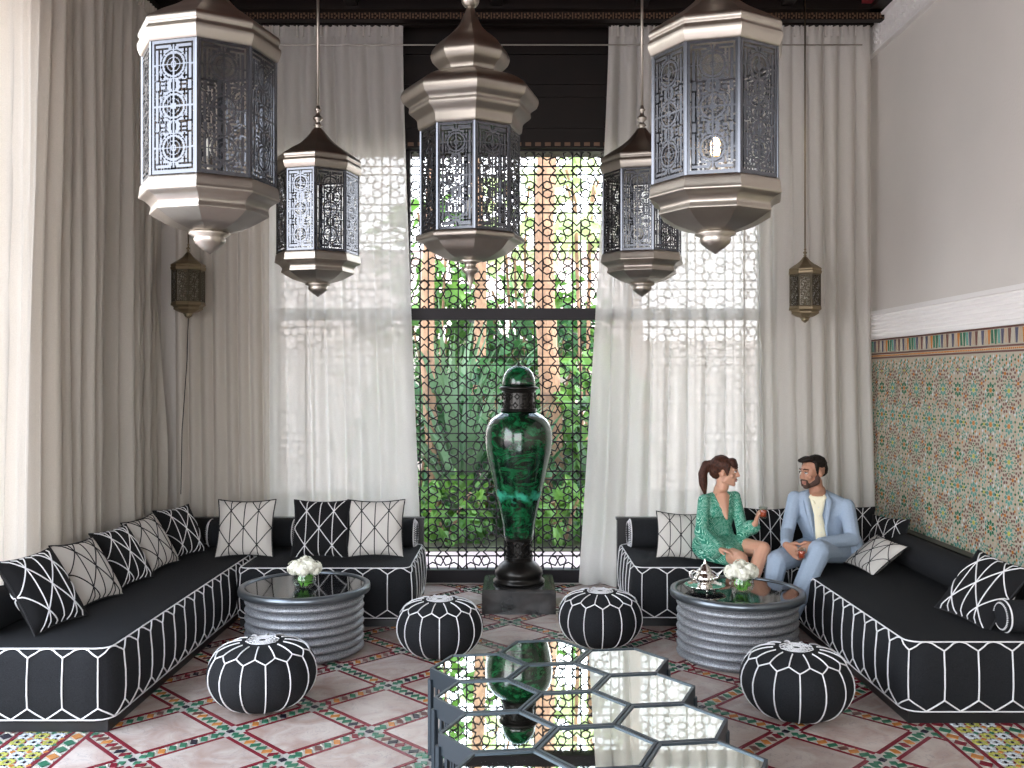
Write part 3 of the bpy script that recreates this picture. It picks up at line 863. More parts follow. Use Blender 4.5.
M_flower = mat('white_petals', (.86,.85,.74), .7)
M_leafg = mat('green_leaf', (.10,.30,.04), .45)
M_stem = mat('green_stem', (.20,.55,.07), .5)
def bouquet(label, x, y, seed, r=.075):
    rr = random.Random(seed)
    T = thing('flower_bowl', label, 'flowers', (x, y, .4335), 0, 'white hydrangeas in glass bowls'); T.scale = (1.12, 1.12, 1.12)
    m = MB(); m.lathe([(.028, .001), (.045, .004), (.062, .02), (.070, .045), (.066, .072), (.056, .088), (.058, .095), (.0545, .094), (.0525, .087), (.062, .070), (.066, .045), (.058, .023), (.040, .010), (.0005, .010)], 32, cap=False)
    part('glass_bowl', m, M_glass, T, True)
    m = MB()
    for k in range(16):
        a = rr.uniform(0, 6.28); q = rr.uniform(.01, .045)
        m.tube([(q*.6*math.cos(a), q*.6*math.sin(a), .014), (q*math.cos(a+.6), q*math.sin(a+.6), .05), (q*.5*math.cos(a+1), q*.5*math.sin(a+1), .11)], .0028, 5)
    for k in range(34):
        a = rr.uniform(0, 6.28); c = Vector((.03*math.cos(a), .03*math.sin(a), rr.uniform(.03, .08))); d = Vector((math.cos(a), math.sin(a), .2))*.028; n = Vector((-math.sin(a), math.cos(a), .3))*.013
        m.add([c-d, c+n, c+d, c-n], [(0,1,2,3)])
    part('stems', m, M_stem, T, fix=False)
    m = MB()
    for b, (bx, by, bz, br) in enumerate(((-.058, .0, .118, .040), (.058, .01, .116, .040), (0, -.045, .118, .038), (0, .03, .135, .045), (-.03, -.03, .132, .038), (.035, -.02, .132, .038), (0, .0, .14, .038))):
        m.ball((bx, by, bz), br*.86, 10, 7)
        for k in range(70):
            d = Vector((rr.gauss(0,1), rr.gauss(0,1), rr.gauss(0,1))).normalized()
            c = Vector((bx, by, bz))+d*br; u_ = d.orthogonal().normalized(); v_ = d.cross(u_)
            ph = rr.uniform(0, 3)
            for q in range(4):
                a = ph+q*math.pi/2; e1 = (u_*math.cos(a)+v_*math.sin(a))*.009; e2 = (u_*math.cos(a+.7)+v_*math.sin(a+.7))*.010; e3 = (u_*math.cos(a-.7)+v_*math.sin(a-.7))*.010
                m.add([c, c+e3+d*.001, c+e1*1.4+d*.003, c+e2+d*.001], [(0,1,2,3)])
    o = part('flower_cluster', m, M_flower, T, fix=False)
bouquet('white hydrangeas in a round glass bowl on the left round table', -1.37, 6.05, 1)
bouquet('white hydrangeas in a round glass bowl on the right round table', 1.445, 5.93, 2, .08)

# silver tray, teapot, glass
T = thing('serving_tray', 'round silver tray under the teapot on the right round table', 'tray', (1.225, 6.0, .4335))
m = MB()
for k in range(3):
    a = 2*math.pi*k/3+.5; m.ball((.08*math.cos(a), .08*math.sin(a), .010), .010, 8, 6)
part('foot', m, M_chrome, T, True)
m = MB(); n = 64; vs = []; fs = []
pr = [(.0005, .022), (.09, .022), (.105, .026), (.125, .036), (.128, .036), (.107, .022), (.09, .018), (.0005, .018)]
for (r_, z) in pr:
    for k in range(n):
        a = 2*math.pi*k/n; q = r_*(1+(.05*abs(math.sin(8*a)) if r_ > .1 else 0)); vs.append((q*math.cos(a), q*math.sin(a), z))
for i in range(len(pr)-1):
    for k in range(n): fs.append((i*n+k, i*n+(k+1) % n, (i+1)*n+(k+1) % n, (i+1)*n+k))
m.add(vs, fs); part('dish', m, M_chrome, T, True)
T = thing('teapot', 'engraved silver teapot with pointed lid on the tray at left of the right table', 'teapot', (1.225, 6.0, .4555))
m = MB(); m.lathe([(.045, 0), (.05, .006), (.036, .014), (.055, .03), (.068, .05), (.066, .068), (.052, .085), (.042, .095), (.044, .10)], 32)
for k in range(16):
    a = 2*math.pi*k/16; m.ball((.066*math.cos(a), .066*math.sin(a), .055), (.006, .006, .016), 6, 5)
part('pot_body', m, M_chrome, T, True)
m = MB(); m.lathe([(.046, .10), (.046, .106), (.036, .112), (.030, .128), (.018, .14), (.010, .150), (.012, .156), (.006, .162), (.008, .170), (.002, .182)], 24); part('lid', m, M_chrome, T, True)
m = MB(); m.tube([(.055, -.0, .05), (.085, -.0, .06), (.095, 0, .085), (.115, 0, .105), (.125, 0, .108)], [.013, .011, .008, .006, .006], 8); part('spout', m, M_chrome, T, True)
m = MB(); m.tube([(-.045, 0, .092), (-.075, 0, .105), (-.098, 0, .09), (-.098, 0, .062), (-.08, 0, .045), (-.06, 0, .045)], .0055, 8); part('handle', m, M_chrome, T, True)

# ------------------------------------------------------------ hexagon mirror table
T = thing('coffee_table', 'large low table of hexagonal mirrored tops in dark steel frames', 'table', (.1466, 3.8, 0))
hs = .2303*1.03; ang = R(7.5); ux, uy = math.cos(ang), math.sin(ang); vx, vy = -math.sin(ang), math.cos(ang)
HT = .41
c0 = (-.171*1.03, 4.358*1.03)
legs = {}
frame = MB()
cells = []
for col in range(3):
    for row in range(5):
        cx = c0[0]+1.5*hs*col*ux-row*math.sqrt(3)*hs*vx+(math.sqrt(3)/2*hs*vx if col == 1 else 0)
        cy = c0[1]+1.5*hs*col*uy-row*math.sqrt(3)*hs*vy+(math.sqrt(3)/2*hs*vy if col == 1 else 0)
        cells.append((cx-.1466, cy-3.8))
def hexp(c, r): return [(c[0]+r*math.cos(ang+R(60*k)), c[1]+r*math.sin(ang+R(60*k))) for k in range(6)]
edge_keys = []
for c in cells:
    o_ = hexp(c, hs)
    for k in range(6):
        a, b = o_[k], o_[(k+1) % 6]; mx_, my_ = (a[0]+b[0])/2, (a[1]+b[1])/2
        if sum(1 for q in cells if math.hypot(q[0]-mx_, q[1]-my_) < hs) == 1: edge_keys.append([(a, b, c)])
for c in cells:
    A, B = hexp(c, hs-.003), hexp(c, hs-.018)
    m = MB(); vs = [(p[0], p[1], HT) for p in A]+[(p[0], p[1], HT) for p in B]+[(p[0], p[1], HT-.05) for p in A]+[(p[0], p[1], HT-.006) for p in B]
    fs = []
    for k in range(6):
        l = (k+1) % 6; fs += [(k, l, 6+l, 6+k), (12+k, 12+l, l, k), (6+k, 6+l, 18+l, 18+k)]
    m.add(vs, fs); fr = part('hexagon_frame', m, M_steel, T)
    m = MB(); m.prism(hexp(c, hs-.0185), HT-.012, HT-.005); part('mirror_top', m, M_mirror, fr, fix=True)
ob = set()
for v in edge_keys:
    a, b, c = v[0]
    for p in (a, b): ob.add((round(p[0], 3), round(p[1], 3)))
    m = MB(); d = Vector((b[0]-a[0], b[1]-a[1], 0)); d.normalize(); nn = Vector((c[0]-(a[0]+b[0])/2, c[1]-(a[1]+b[1])/2, 0)).normalized()
    A0 = Vector((a[0], a[1], 0))+nn*.006; B0 = Vector((b[0], b[1], 0))+nn*.006
    for (z0, z1) in ((.06, .09), (HT-.085, HT-.05)):
        vs = [A0+Vector((0,0,z0)), B0+Vector((0,0,z0)), B0+nn*.016+Vector((0,0,z0)), A0+nn*.016+Vector((0,0,z0))]
        vs += [p+Vector((0,0,z1-z0)) for p in vs]
        m.add(vs, [(0,3,2,1),(4,5,6,7),(0,1,5,4),(1,2,6,5),(2,3,7,6),(3,0,4,7)])
    for k in (1, 2, 3, 4):
        p = A0.lerp(B0, k/5)+nn*.008; m.tube([(p.x, p.y, .09), (p.x, p.y, HT-.08)], .006, 4)
    part('side_grille', m, M_steel, T)
seen = []
for (px, py) in ob:
    if any(abs(px-a) < .01 and abs(py-b) < .01 for a, b in seen): continue
    seen.append((px, py)); m = MB(); m.tube([(px*.985, py*.99, 0), (px*.985, py*.99, HT-.05)], .016, 6); part('leg', m, M_steel, T)
# ------------------------------------------------------------ hanging lanterns
PWD = .27*2*math.sin(R(22.5))-.002
_pan = {}
def panel_mesh(h, dark):
    key = (round(h, 3), dark)
    if key in _pan: return _pan[key]
    nu, nv = 54, 140; du, dv = PWD/nu, h/nv
    pc = [h*.19, h*.5, h*.81]
    def slot(x, y):      # x about the centre line, y from the bottom
        ax = abs(x); hw = PWD/2
        if ax > hw-.014 or y < .014 or y > h-.014: return False
        if abs(ax-(hw-.018)) < .0034 or abs(y-.018) < .0034 or abs(y-(h-.018)) < .0034: return not any(abs(y-c) < .004 for c in pc)
        if ax < .0034 or any(abs(y-c) < .0034 for c in pc): return False
        for c in pc:
            d = math.hypot(x, y-c)
            if d < .060:
                if d < .008: return True
                for rr in (.020, .036): 
                    if abs(d-rr) < .0064: return True
                if abs(d-.054) < .0026: return abs(ax-abs(y-c)) > .005
                return False
        for q in (h*.345, h*.655):            # pointed ovals between the circles
            yy = abs(y-q)
            if yy < .034:
                b_ = .016*(1-(yy/.036)**1.6)
                if ax < b_-.003: return True
                if ax < b_+.004: return False
        for q in (h*.345, h*.655):
            if .028 < ax < .064 and abs(y-q) < .022:
                return abs(abs(y-q)-.018) < .0038 or abs(ax-.060) < .0038 or abs(ax-.034) < .0038 or abs(y-q) < .0038
        if y > h-.05 or y < .05:
            yy = y-(h-.018) if y > h-.05 else .018-y
            if ax < .014+yy*.35: return True
        for c in pc:
            if abs(ax-.066) < .0038 and abs(y-c) < .062: return True
            if abs(abs(y-c)-.062) < .0038 and ax > .022: return True
            if abs(abs(y-c)-.046) < .0034 and .040 < ax < .066: return True
            if abs(ax-.050) < .0034 and .028 < abs(y-c) < .060: return True
        return False
    m = MB(); idx = {}
    vs = []; fs = []
    def V(i, j, s):
        k = (i, j, s)
        if k not in idx: idx[k] = len(vs); vs.append((-PWD/2+i*du, -.0015*s, j*dv))
        return idx[k]
    g = [[not slot(-PWD/2+(i+.5)*du, (j+.5)*dv) for j in range(nv)] for i in range(nu)]
    for i in range(nu):
        for j in range(nv):
            if g[i][j]: fs.append((V(i,j,1), V(i+1,j,1), V(i+1,j+1,1), V(i,j+1,1)))
    # side walls of the slots
    for i in range(nu):
        for j in range(nv):
            if not g[i][j]: continue
            if i+1 < nu and not g[i+1][j]: fs.append((V(i+1,j,1), V(i+1,j,-1), V(i+1,j+1,-1), V(i+1,j+1,1)))
            if i > 0 and not g[i-1][j]: fs.append((V(i,j,1), V(i,j+1,1), V(i,j+1,-1), V(i,j,-1)))
    m.add(vs, fs); _pan[key] = m.mesh('pierced_panel', M_panel_d if dark else M_panel)
    return _pan[key]
def octp(prof, n=8, rot=0):
    return prof
PROF_UP = [(.262,-.004),(.278,.0),(.291,.030),(.292,.052),(.284,.060),(.282,.070),(.288,.080),(.288,.094),(.280,.106),(.258,.120),(.215,.150),(.150,.190),(.095,.235),(.052,.285),(.030,.315)]
PROF_DN = [(.262,.004),(.276,-.004),(.281,-.016),(.285,-.045),(.286,-.060),(.256,-.076),(.238,-.098),(.243,-.122),(.236,-.130),(.165,-.170),(.082,-.196)]
def lantern(label, x, y, zp, h, style, rod_top, sc=1, rotz=R(8), dark=False, group='octagonal metal lanterns', lit=False):
    T = thing('hanging_lantern', label, 'lantern', (x, y, zp), rotz, group); T.scale = (sc,)*3
    met = M_brass_d if dark else M_silver
    off = R(-90)     # a vertex faces the camera side, turned by rotz
    def L(name, prof, smooth=False, n=8):
        fine = []
        for i in range(len(prof)-1):        # Catmull-Rom between the profile points, kept fairly tight
            p0 = prof[max(i-1, 0)]; p1 = prof[i]; p2 = prof[i+1]; p3 = prof[min(i+2, len(prof)-1)]
            for k in range(4):
                t = k/4; q = []
                for a in (0, 1):
                    m1, m2 = (p2[a]-p0[a])*.38, (p3[a]-p1[a])*.38
                    q.append((2*t**3-3*t*t+1)*p1[a]+(t**3-2*t*t+t)*m1+(-2*t**3+3*t*t)*p2[a]+(t**3-t*t)*m2)
                fine.append(tuple(q))
        fine.append(prof[-1])
        m = MB(); m.lathe(fine, n, off); o = part(name, m, met, T, True)
        for e in o.data.edges:               # the eight ridges stay crisp
            if abs(e.vertices[0]-e.vertices[1]) == n: e.use_edge_sharp = True
        for p in o.data.polygons:
            if len(p.vertices) > 4: p.use_smooth = False
        return o
    up, dn = PROF_UP, PROF_DN
    if style == 'onion':
        up = [(.262,-.004),(.285,.012),(.29,.05),(.30,.065),(.335,.095),(.335,.125),(.368,.150),(.380,.185),(.368,.215),(.32,.25),(.25,.285),(.19,.30)]
        dn = [(.262,.004),(.298,-.010),(.298,-.035),(.262,-.048),(.215,-.092),(.135,-.128),(.07,-.138)]
    L('upper_rim', [(r, z+h) for r, z in up])
    L('lower_bowl', dn[::-1])
    if style == 'onion':
        L('onion_dome', [(r, z+h) for r, z in ((.19,.298),(.165,.315),(.17,.34),(.205,.375),(.218,.41),(.205,.45),(.165,.495),(.11,.54),(.065,.59),(.035,.65),(.018,.70))])
        m = MB(); m.ball((0,0,h+.735), .05, 20, 12); part('ball_finial', m, met, T, True); zt = h+.77
        m = MB(); m.lathe([(.07,-.138),(.035,-.152),(.028,-.168),(.045,-.182),(.045,-.195),(.024,-.212),(.018,-.24),(.010,-.27),(.002,-.31)][::-1], 16); part('drop_finial', m, met, T, True)
    else:
        m = MB(); m.lathe([(.030,h+.31),(.018,h+.325),(.030,h+.335),(.018,h+.345),(.014,h+.36),(.032,h+.375),(.032,h+.39),(.014,h+.405),(.012,h+.43),(.024,h+.44),(.012,h+.455),(.008,h+.48)], 16); part('neck', m, met, T, True); zt = h+.47
        m = MB(); m.lathe([(.082,-.194),(.086,-.205),(.062,-.215),(.066,-.225),(.060,-.242),(.036,-.262),(.003,-.285)][::-1], 20); part('drop_finial', m, met, T, True)
    m = MB(); rt = (rod_top-zp)/sc
    if dark:
        m.tube([(0,0,zt), (0,0,rt)], .012, 6)
    else: m.tube([(0,0,zt), (0,0,rt)], .010, 8)
    part('rod', m, met, T, True)
    m = MB(); m.lathe([(.05, rt-.03), (.06, rt)], 16); part('ceiling_rose', m, met, T, True)
    me = panel_mesh(h, dark)
    ap = .27*math.cos(R(22.5))
    for k in range(8):
        a = off+R(22.5+45*k)
        o = link('pierced_panel', me, T, (ap*math.cos(a), ap*math.sin(a), 0), (0, 0, a+R(90)))
    m = MB()
    for k in range(8):
        a = off+R(45*k); c, s_ = .268*math.cos(a), .268*math.sin(a)
        m.tube([(c, s_, -.002), (c, s_, h+.002)], .008, 4)
    part('corner_posts', m, M_panel_d if dark else M_panel, T)
    # candle bulbs inside
    m = MB(); m.lathe([(.05,0),(.05,.006),(.012,.01),(.012,.10),(.03,.11),(.03,.12)], 12, c=(0,0,0)); b = part('lamp_holder', m, met, T, True)
    m = MB(); m.ball((0,0,.16), (.022,.022,.045), 12, 8); part('bulb', m, M_bulb if lit else M_glass_w, b, True)
    return T
M_glass_w = mat('frosted_bulb', (.8,.78,.7), .3)
M_bulb = mat('lit_bulb', (1,.8,.5), .4)
_b = M_bulb.node_tree.nodes['Principled BSDF']; setin(_b, 'Emission Color', (1,.62,.28,1)); setin(_b, 'Emission Strength', 6)
lantern('large octagonal silver lantern close to the camera, before the grey side curtain', -1.28, 3.9, 2.605, .53, 'cone', ZC-.07)
lantern('large octagonal silver lantern close to the camera with a lit bulb inside', .84, 3.9, 2.605, .53, 'cone', ZC-.07, lit=True)
lantern('silver lantern with onion dome and ball finial hanging in the centre', -.245, 5.1, 2.58, .56, 'onion', ZC-.01)
lantern('octagonal silver lantern farther back, hanging above the round table with only flowers', -1.335, 6.3, 2.635, .54, 'cone', ZC)
lantern('octagonal silver lantern farther back, partly hidden behind the large lit lantern', .86, 6.3, 2.635, .54, 'cone', ZC)
lantern('small dark brass lantern on a long rod before the white curtain beside the tiled wall', 2.37, 7.6, 2.385, .54, 'cone', 4.93, .475, R(8), True, 'small brass lanterns')
LL = lantern('small dark brass lantern with a hanging cord in the corner of the two grey curtains', -2.67, 7.6, 2.42, .54, 'cone', 4.93, .475, R(20), True, 'small brass lanterns')
m = MB(); m.tube([(0,0,-.28), (-.02,.0,-1.0), (-.10,.0,-2.2), (-.12,0,-3.3)], .008, 5); part('cord', m, M_iron, LL)

# ------------------------------------------------------------ urn on pedestal
M_urn = mat('green_marbled_glaze', (.003,.006,.004), .18, coat=.6)
_t = M_urn.node_tree; _b = _t.nodes['Principled BSDF']
_co = _t.nodes.new('ShaderNodeTexCoord'); _mp = _t.nodes.new('ShaderNodeMapping'); _mp.inputs['Scale'].default_value = (5, 5, 9); _mp.inputs['Rotation'].default_value = (.5, .7, .2)
_n = _t.nodes.new('ShaderNodeTexNoise'); _n.inputs['Scale'].default_value = 1.0; _n.inputs['Detail'].default_value = 9; _n.inputs['Distortion'].default_value = 2.2; _n.inputs['Roughness'].default_value = .72
_t.links.new(_co.outputs['Object'], _mp.inputs[0]); _t.links.new(_mp.outputs[0], _n.inputs['Vector'])
_r = _t.nodes.new('ShaderNodeValToRGB'); _e = _r.color_ramp.elements
_e[0].position = .44; _e[0].color = (.003,.006,.004,1); _e[1].position = .78; _e[1].color = (.03,.26,.11,1)
_x = _e.new(.56); _x.color = (.006,.085,.028,1)
_t.links.new(_n.outputs['Fac'], _r.inputs[0])
# a pale turquoise band of glaze at lower middle height
_sx = _t.nodes.new('ShaderNodeSeparateXYZ'); _t.links.new(_co.outputs['Object'], _sx.inputs[0])
_a = _t.nodes.new('ShaderNodeMath'); _a.operation = 'SUBTRACT'; _a.inputs[1].default_value = .70; _t.links.new(_sx.outputs['Z'], _a.inputs[0])
_ab = _t.nodes.new('ShaderNodeMath'); _ab.operation = 'ABSOLUTE'; _t.links.new(_a.outputs[0], _ab.inputs[0])
_n2 = _t.nodes.new('ShaderNodeTexNoise'); _n2.inputs['Scale'].default_value = 16; _n2.inputs['Detail'].default_value = 6; _t.links.new(_co.outputs['Object'], _n2.inputs['Vector'])
_ad = _t.nodes.new('ShaderNodeMath'); _ad.operation = 'MULTIPLY_ADD'; _ad.inputs[1].default_value = .16; _t.links.new(_n2.outputs['Fac'], _ad.inputs[0]); _t.links.new(_ab.outputs[0], _ad.inputs[2])
_r2 = _t.nodes.new('ShaderNodeValToRGB'); _r2.color_ramp.elements[0].position = .075; _r2.color_ramp.elements[0].color = (1,1,1,1); _r2.color_ramp.elements[1].position = .12; _r2.color_ramp.elements[1].color = (0,0,0,1)
_t.links.new(_ad.outputs[0], _r2.inputs[0])
_m = _t.nodes.new('ShaderNodeMix'); _m.data_type = 'RGBA'; _t.links.new(_r2.outputs[0], _m.inputs['Factor']); _t.links.new(_r.outputs[0], _m.inputs['A']); _m.inputs['B'].default_value = (.05,.42,.27,1)
_t.links.new(_m.outputs['Result'], _b.inputs['Base Color'])
M_urnmetal = mat('dark_bronze', (.03,.028,.026), .3, .8)
M_stone = mat('black_marble', (.014,.013,.013), .12, noise=((.05,.045,.042), 6, 8, .12))
UX, UY = .03, 7.36
T = thing('pedestal', 'square black marble pedestal under the green urn', 'pedestal', (UX, UY, 0))
m = MB(); m.box(-.282, .282, -.282, .282, 0, .165); part('block', m, M_stone, T)
m = MB(); m.box(-.275, .275, -.275, .275, .165, .185); part('top_slab', m, M_stone, T)
T = thing('urn', 'tall green marbled lidded urn standing on the black pedestal before the window', 'urn', (UX, UY, .185))
q = .002778
def zq(y): return (672-y)*q
m = MB(); m.lathe([(68*q, 0), (73*q, .008), (73*q, .022), (66*q, .036), (65*q, .055), (69*q, .07), (67*q, .095), (60*q, .125), (51*q, .15), (43*q, .168), (38*q, .18), (38*q, .20)], 48); part('foot', m, M_urnmetal, T, True)
def pierced(r0, z0, r1, z1, name):
    m = MB()
    m.lathe([(r0*.93, z0), (r1*.93, z1)], 32)
    for (r_, z) in ((r0, z0), (r1, z1), (r0*1.0, z0+.012), (r1*1.0, z1-.012)):
        m.tube([(r_*math.cos(2*math.pi*k/40), r_*math.sin(2*math.pi*k/40), z) for k in range(40)], .007, 6, closed=True)
    N = 14; zm = (z0+z1)/2
    for lvl in (-.5, .5):
        zc = zm+lvl*(z1-z0)*.42
        for k in range(N):
            a0 = 2*math.pi*(k+(.25 if lvl > 0 else 0))/N; rr = (r0+r1)/2
            pts = []
            for j in range(8):
                b = 2*math.pi*j/8; rad = .021 if j % 2 == 0 else .012
                pts.append((rr*math.cos(a0+rad*math.cos(b)/rr), rr*math.sin(a0+rad*math.cos(b)/rr), zc+rad*math.sin(b)*1.2))
            m.tube(pts, .0032, 4, closed=True)
    return part(name, m, M_urnmetal, T, False, label='pierced dark metal collar')
pierced(38*q, zq(605), 38*q, zq(545), 'lower_collar')
bp = [(38,545),(42,540),(44,520),(48,495),(53,470),(59,445),(66,415),(73,385),(81,350),(88,320),(93,295),(96,270),(95,245),(90,225),(80,208),(66,196),(52,189),(49,186)]
# smooth the body profile
m = MB(); m.lathe([(r_*q, zq(z)) for r_, z in bp], 64); part('body', m, M_urn, T, True)
pierced(50*q, zq(184), 46*q, zq(126), 'neck_collar')
m = MB(); m.lathe([(46*q, zq(126)), (56*q, zq(122)), (57*q, zq(118)), (52*q, zq(115)), (47*q, zq(114))], 48); part('lid_rim', m, M_urnmetal, T, True)
m = MB(); m.lathe([(47*q, zq(115)), (47.5*q, zq(105)), (46*q, zq(93)), (41*q, zq(78)), (32*q, zq(66)), (20*q, zq(58)), (9*q, zq(55)), (1*q, zq(54.5))], 48); part('lid', m, M_urn, T, True)
m = MB(); m.lathe([(.028, zq(56)), (.022, zq(53)), (.008, zq(51)), (.011, zq(48)), (.006, zq(45)), (.004, zq(42)), (.002, zq(35))], 12); part('lid_finial', m, M_urnmetal, T, True)

# ------------------------------------------------------------ garden beyond the window
M_pave = mat('pink_paving', (.50,.38,.36), .8, noise=((.42,.32,.30), 8, 4, .3))
M_soil = mat('garden_soil', (.07,.05,.035), .95, noise=((.10,.12,.05), 5, 5, .2))
M_pinkwall = mat('pink_garden_wall', (.86,.74,.69), .9, noise=((.80,.67,.62), 2, 4, .3))
M_trunk = mat('palm_bark', (.38,.23,.14), .9, noise=((.24,.14,.09), 12, 4, .2), bump=.6, bscale=25)
leafm = [mat('leaf_bright', (.17,.34,.06), .45, noise=((.08,.20,.04), 3, 2, .2)), mat('leaf_mid', (.06,.16,.04), .45, noise=((.12,.24,.06), 3, 2, .2)),
         mat('leaf_dark', (.035,.12,.045), .5, noise=((.07,.19,.06), 3, 2, .2)), mat('leaf_blue_green', (.16,.25,.14), .5, noise=((.08,.15,.07), 3, 2, .2)),
         mat('leaf_pale', (.58,.66,.36), .5, noise=((.42,.54,.22), 3, 2, .2))]
for lm_ in leafm:     # leaves let light through
    t = lm_.node_tree; b = t.nodes['Principled BSDF']; out = [n for n in t.nodes if n.type == 'OUTPUT_MATERIAL'][0]
    tr = t.nodes.new('ShaderNodeBsdfTranslucent'); mx = t.nodes.new('ShaderNodeMixShader'); mx.inputs[0].default_value = .35
    src = b.inputs['Base Color'].links[0].from_socket; t.links.new(src, tr.inputs[0])
    t.links.new(b.outputs[0], mx.inputs[1]); t.links.new(tr.outputs[0], mx.inputs[2]); t.links.new(mx.outputs[0], out.inputs[0])
mb = MB(); mb.box(-14, 14, YB+.3, 9.75, -.3, -.02); g_ = struct('floor_outside', mb, M_pave)
mb = MB(); mb.box(-40, 40, 9.75, 60, -.3, -.01); struct('ground', mb, M_soil)
mb = MB(); mb.box(-16, XL-.3, -30, YB+.3, -.3, -.05); struct('floor_courtyard', mb, M_pave)
mb = MB(); mb.box(XL-.3, 16, -30, YF-.3, -.3, -.05); struct('floor_terrace', mb, M_pave)
mb = MB(); mb.box(-10, 10, 15.0, 15.3, -.1, 2.4); gw = tag(part('garden_wall', mb, M_pinkwall, None), 'long pale pink garden wall behind the shrubs', 'wall')
def leaf(mb_, p, d, n, L, w):
    s_ = d.cross(n)
    if s_.length < 1e-4: return
    s_.normalize(); q0 = p+d*L*.35+s_*w+n*L*.05; q1 = p+d*L*.35-s_*w+n*L*.05; q2 = p+d*L*.75+s_*w*.7; q3 = p+d*L*.75-s_*w*.7
    mid = p+d*L*.5-n*L*.02
    mb_.add([p, q0, q2, p+d*L-n*L*.15, q3, q1, mid], [(0,1,6),(1,2,6),(2,3,6),(3,4,6),(4,5,6),(5,0,6)])
def bush(label, x, y, z, rx, ry, rz, nl, L, w, mi, seed, name='leafy_shrub', cat='shrub'):
    rr = random.Random(seed); T = thing(name, label, cat, (x, y, -.02), 0, 'garden plants beyond the window')
    m = MB()
    for k in range(4):
        a = rr.uniform(0, 6.28); m.tube([(0,0,0), (rx*.3*math.cos(a), ry*.3*math.sin(a), z), (rx*.6*math.cos(a), ry*.6*math.sin(a), z+rz*.6)], .02, 5)
    part('stem', m, M_trunk, T)
    m = MB()
    for k in range(nl):
        d = Vector((rr.gauss(0,1), rr.gauss(0,1), rr.gauss(0,1))).normalized(); q_ = rr.uniform(.35, 1)**.6
        p = Vector((d.x*rx*q_, d.y*ry*q_, z+d.z*rz*q_))
        dd = (d+Vector((rr.gauss(0,.6), rr.gauss(0,.6), rr.gauss(-.2,.6)))).normalized(); n = (d.cross(dd)+Vector((0,-.4,.8))).normalized()
        leaf(m, p, dd, n, L*rr.uniform(.6, 1.2), w*rr.uniform(.6, 1.2))
    o = part('foliage', m, leafm[mi], T, fix=False); o['kind'] = 'stuff'
    return T
def fan(label, x, y, nl, H, seed, mi):       # strap leaved plant
    rr = random.Random(seed); T = thing('strap_leaf_plant', label, 'plant', (x, y, -.02), 0, 'garden plants beyond the window'); m = MB()
    for k in range(nl):
        a = rr.uniform(0, 6.28); lean = rr.uniform(.15, .75); h_ = H*rr.uniform(.6, 1); pts = []
        for j in range(6):
            t_ = j/5; pts.append(Vector((math.cos(a)*lean*h_*t_**1.5, math.sin(a)*lean*h_*t_**1.5, h_*(t_-.35*lean*t_**3))))
        s_ = Vector((-math.sin(a), math.cos(a), .15)); w_ = [.02, .045, .05, .042, .025, .002]; vs = []
        for j in range(6): vs += [pts[j]-s_*w_[j], pts[j]+s_*w_[j]]
        m.add(vs, [(2*j, 2*j+1, 2*j+3, 2*j+2) for j in range(5)])
    o = part('leaves', m, leafm[mi], T, fix=False); return T
def palm(label, x, y, H, r, seed):
    rr = random.Random(seed); T = thing('palm_tree', label, 'palm', (x, y, -.02), 0, 'palms beyond the window'); m = MB(); pts = []; rad = []
    for j in range(24):
        pts.append((.06*math.sin(j*.3+seed), 0, H*j/23)); rad.append(r*(1+.10*(j % 2))*(1-.15*j/23))
    m.tube(pts, rad, 12); part('trunk', m, M_trunk, T)
    m = MB()
    for k in range(16):
        a = 2*math.pi*k/16+rr.uniform(-.2, .2); el = rr.uniform(-.1, 1.0)
        for j in range(1, 14):
            t_ = j/13; L = 1.9*t_; p = Vector((math.cos(a)*L*math.cos(el*.6), math.sin(a)*L*math.cos(el*.6), H+L*math.sin(el)-1.5*t_*t_))
            for s_ in (-1, 1):
                d = Vector((-math.sin(a)*s_+math.cos(a)*.7, math.cos(a)*s_+math.sin(a)*.7, -.4)).normalized(); leaf(m, p, d, Vector((0,0,1)), .55*(1-.5*t_), .018)
    o = part('fronds', m, leafm[1], T, fix=False); o['kind'] = 'stuff'
    return T
palm('palm trunk with orange-brown bark right of the urn, beyond the lattice', .42, 11.6, 6.4, .13, 1)
palm('thin brown palm trunk beside the sheer curtain of the three cushions', -1.0, 11.2, 6.4, .08, 2)
palm('brown palm trunk far back to the left of the urn', -.55, 13.2, 7.0, .09, 5)
palm('palm trunk seen dimly behind the sheer curtain of the seated woman', 1.6, 12.4, 6.4, .12, 7)
fan('strap-leaved plant with tall arching blades left of the urn', -.62, 10.7, 46, 2.3, 3, 3)
fan('strap-leaved plant with dark blades directly behind the urn', .05, 11.0, 40, 1.9, 4, 2)
bush('dark undergrowth shrub between the urn and the thin palm trunk', -.45, 10.9, .45, .5, .3, .5, 260, .18, .04, 2, 31)
bush('dark undergrowth shrub beyond the pedestal, under the orange-brown trunk', .35, 10.8, .4, .5, .3, .45, 240, .18, .04, 2, 32)
fan('strap-leaved plant with pale blades at the right of the opening', .95, 11.0, 30, 1.6, 8, 3)
bush('low bright green shrub at the foot of the window, left', -.75, 10.3, .35, .5, .4, .35, 230, .20, .055, 0, 11)
bush('low bright green shrub at the foot of the window, right of the pedestal', .55, 10.25, .30, .45, .35, .3, 210, .20, .055, 0, 12)
bush('dark leafy shrub behind the strap-leaved plant, left', -1.25, 11.6, .9, .8, .5, .9, 380, .26, .06, 2, 13)
bush('mid green shrub between the palm trunks behind the urn', -.1, 12.2, 1.0, .9, .5, 1.0, 420, .28, .07, 2, 14)
bush('bright green broad-leaved shrub beside the orange-brown palm trunk', 1.05, 11.9, 1.1, .7, .5, 1.0, 330, .30, .085, 0, 15)
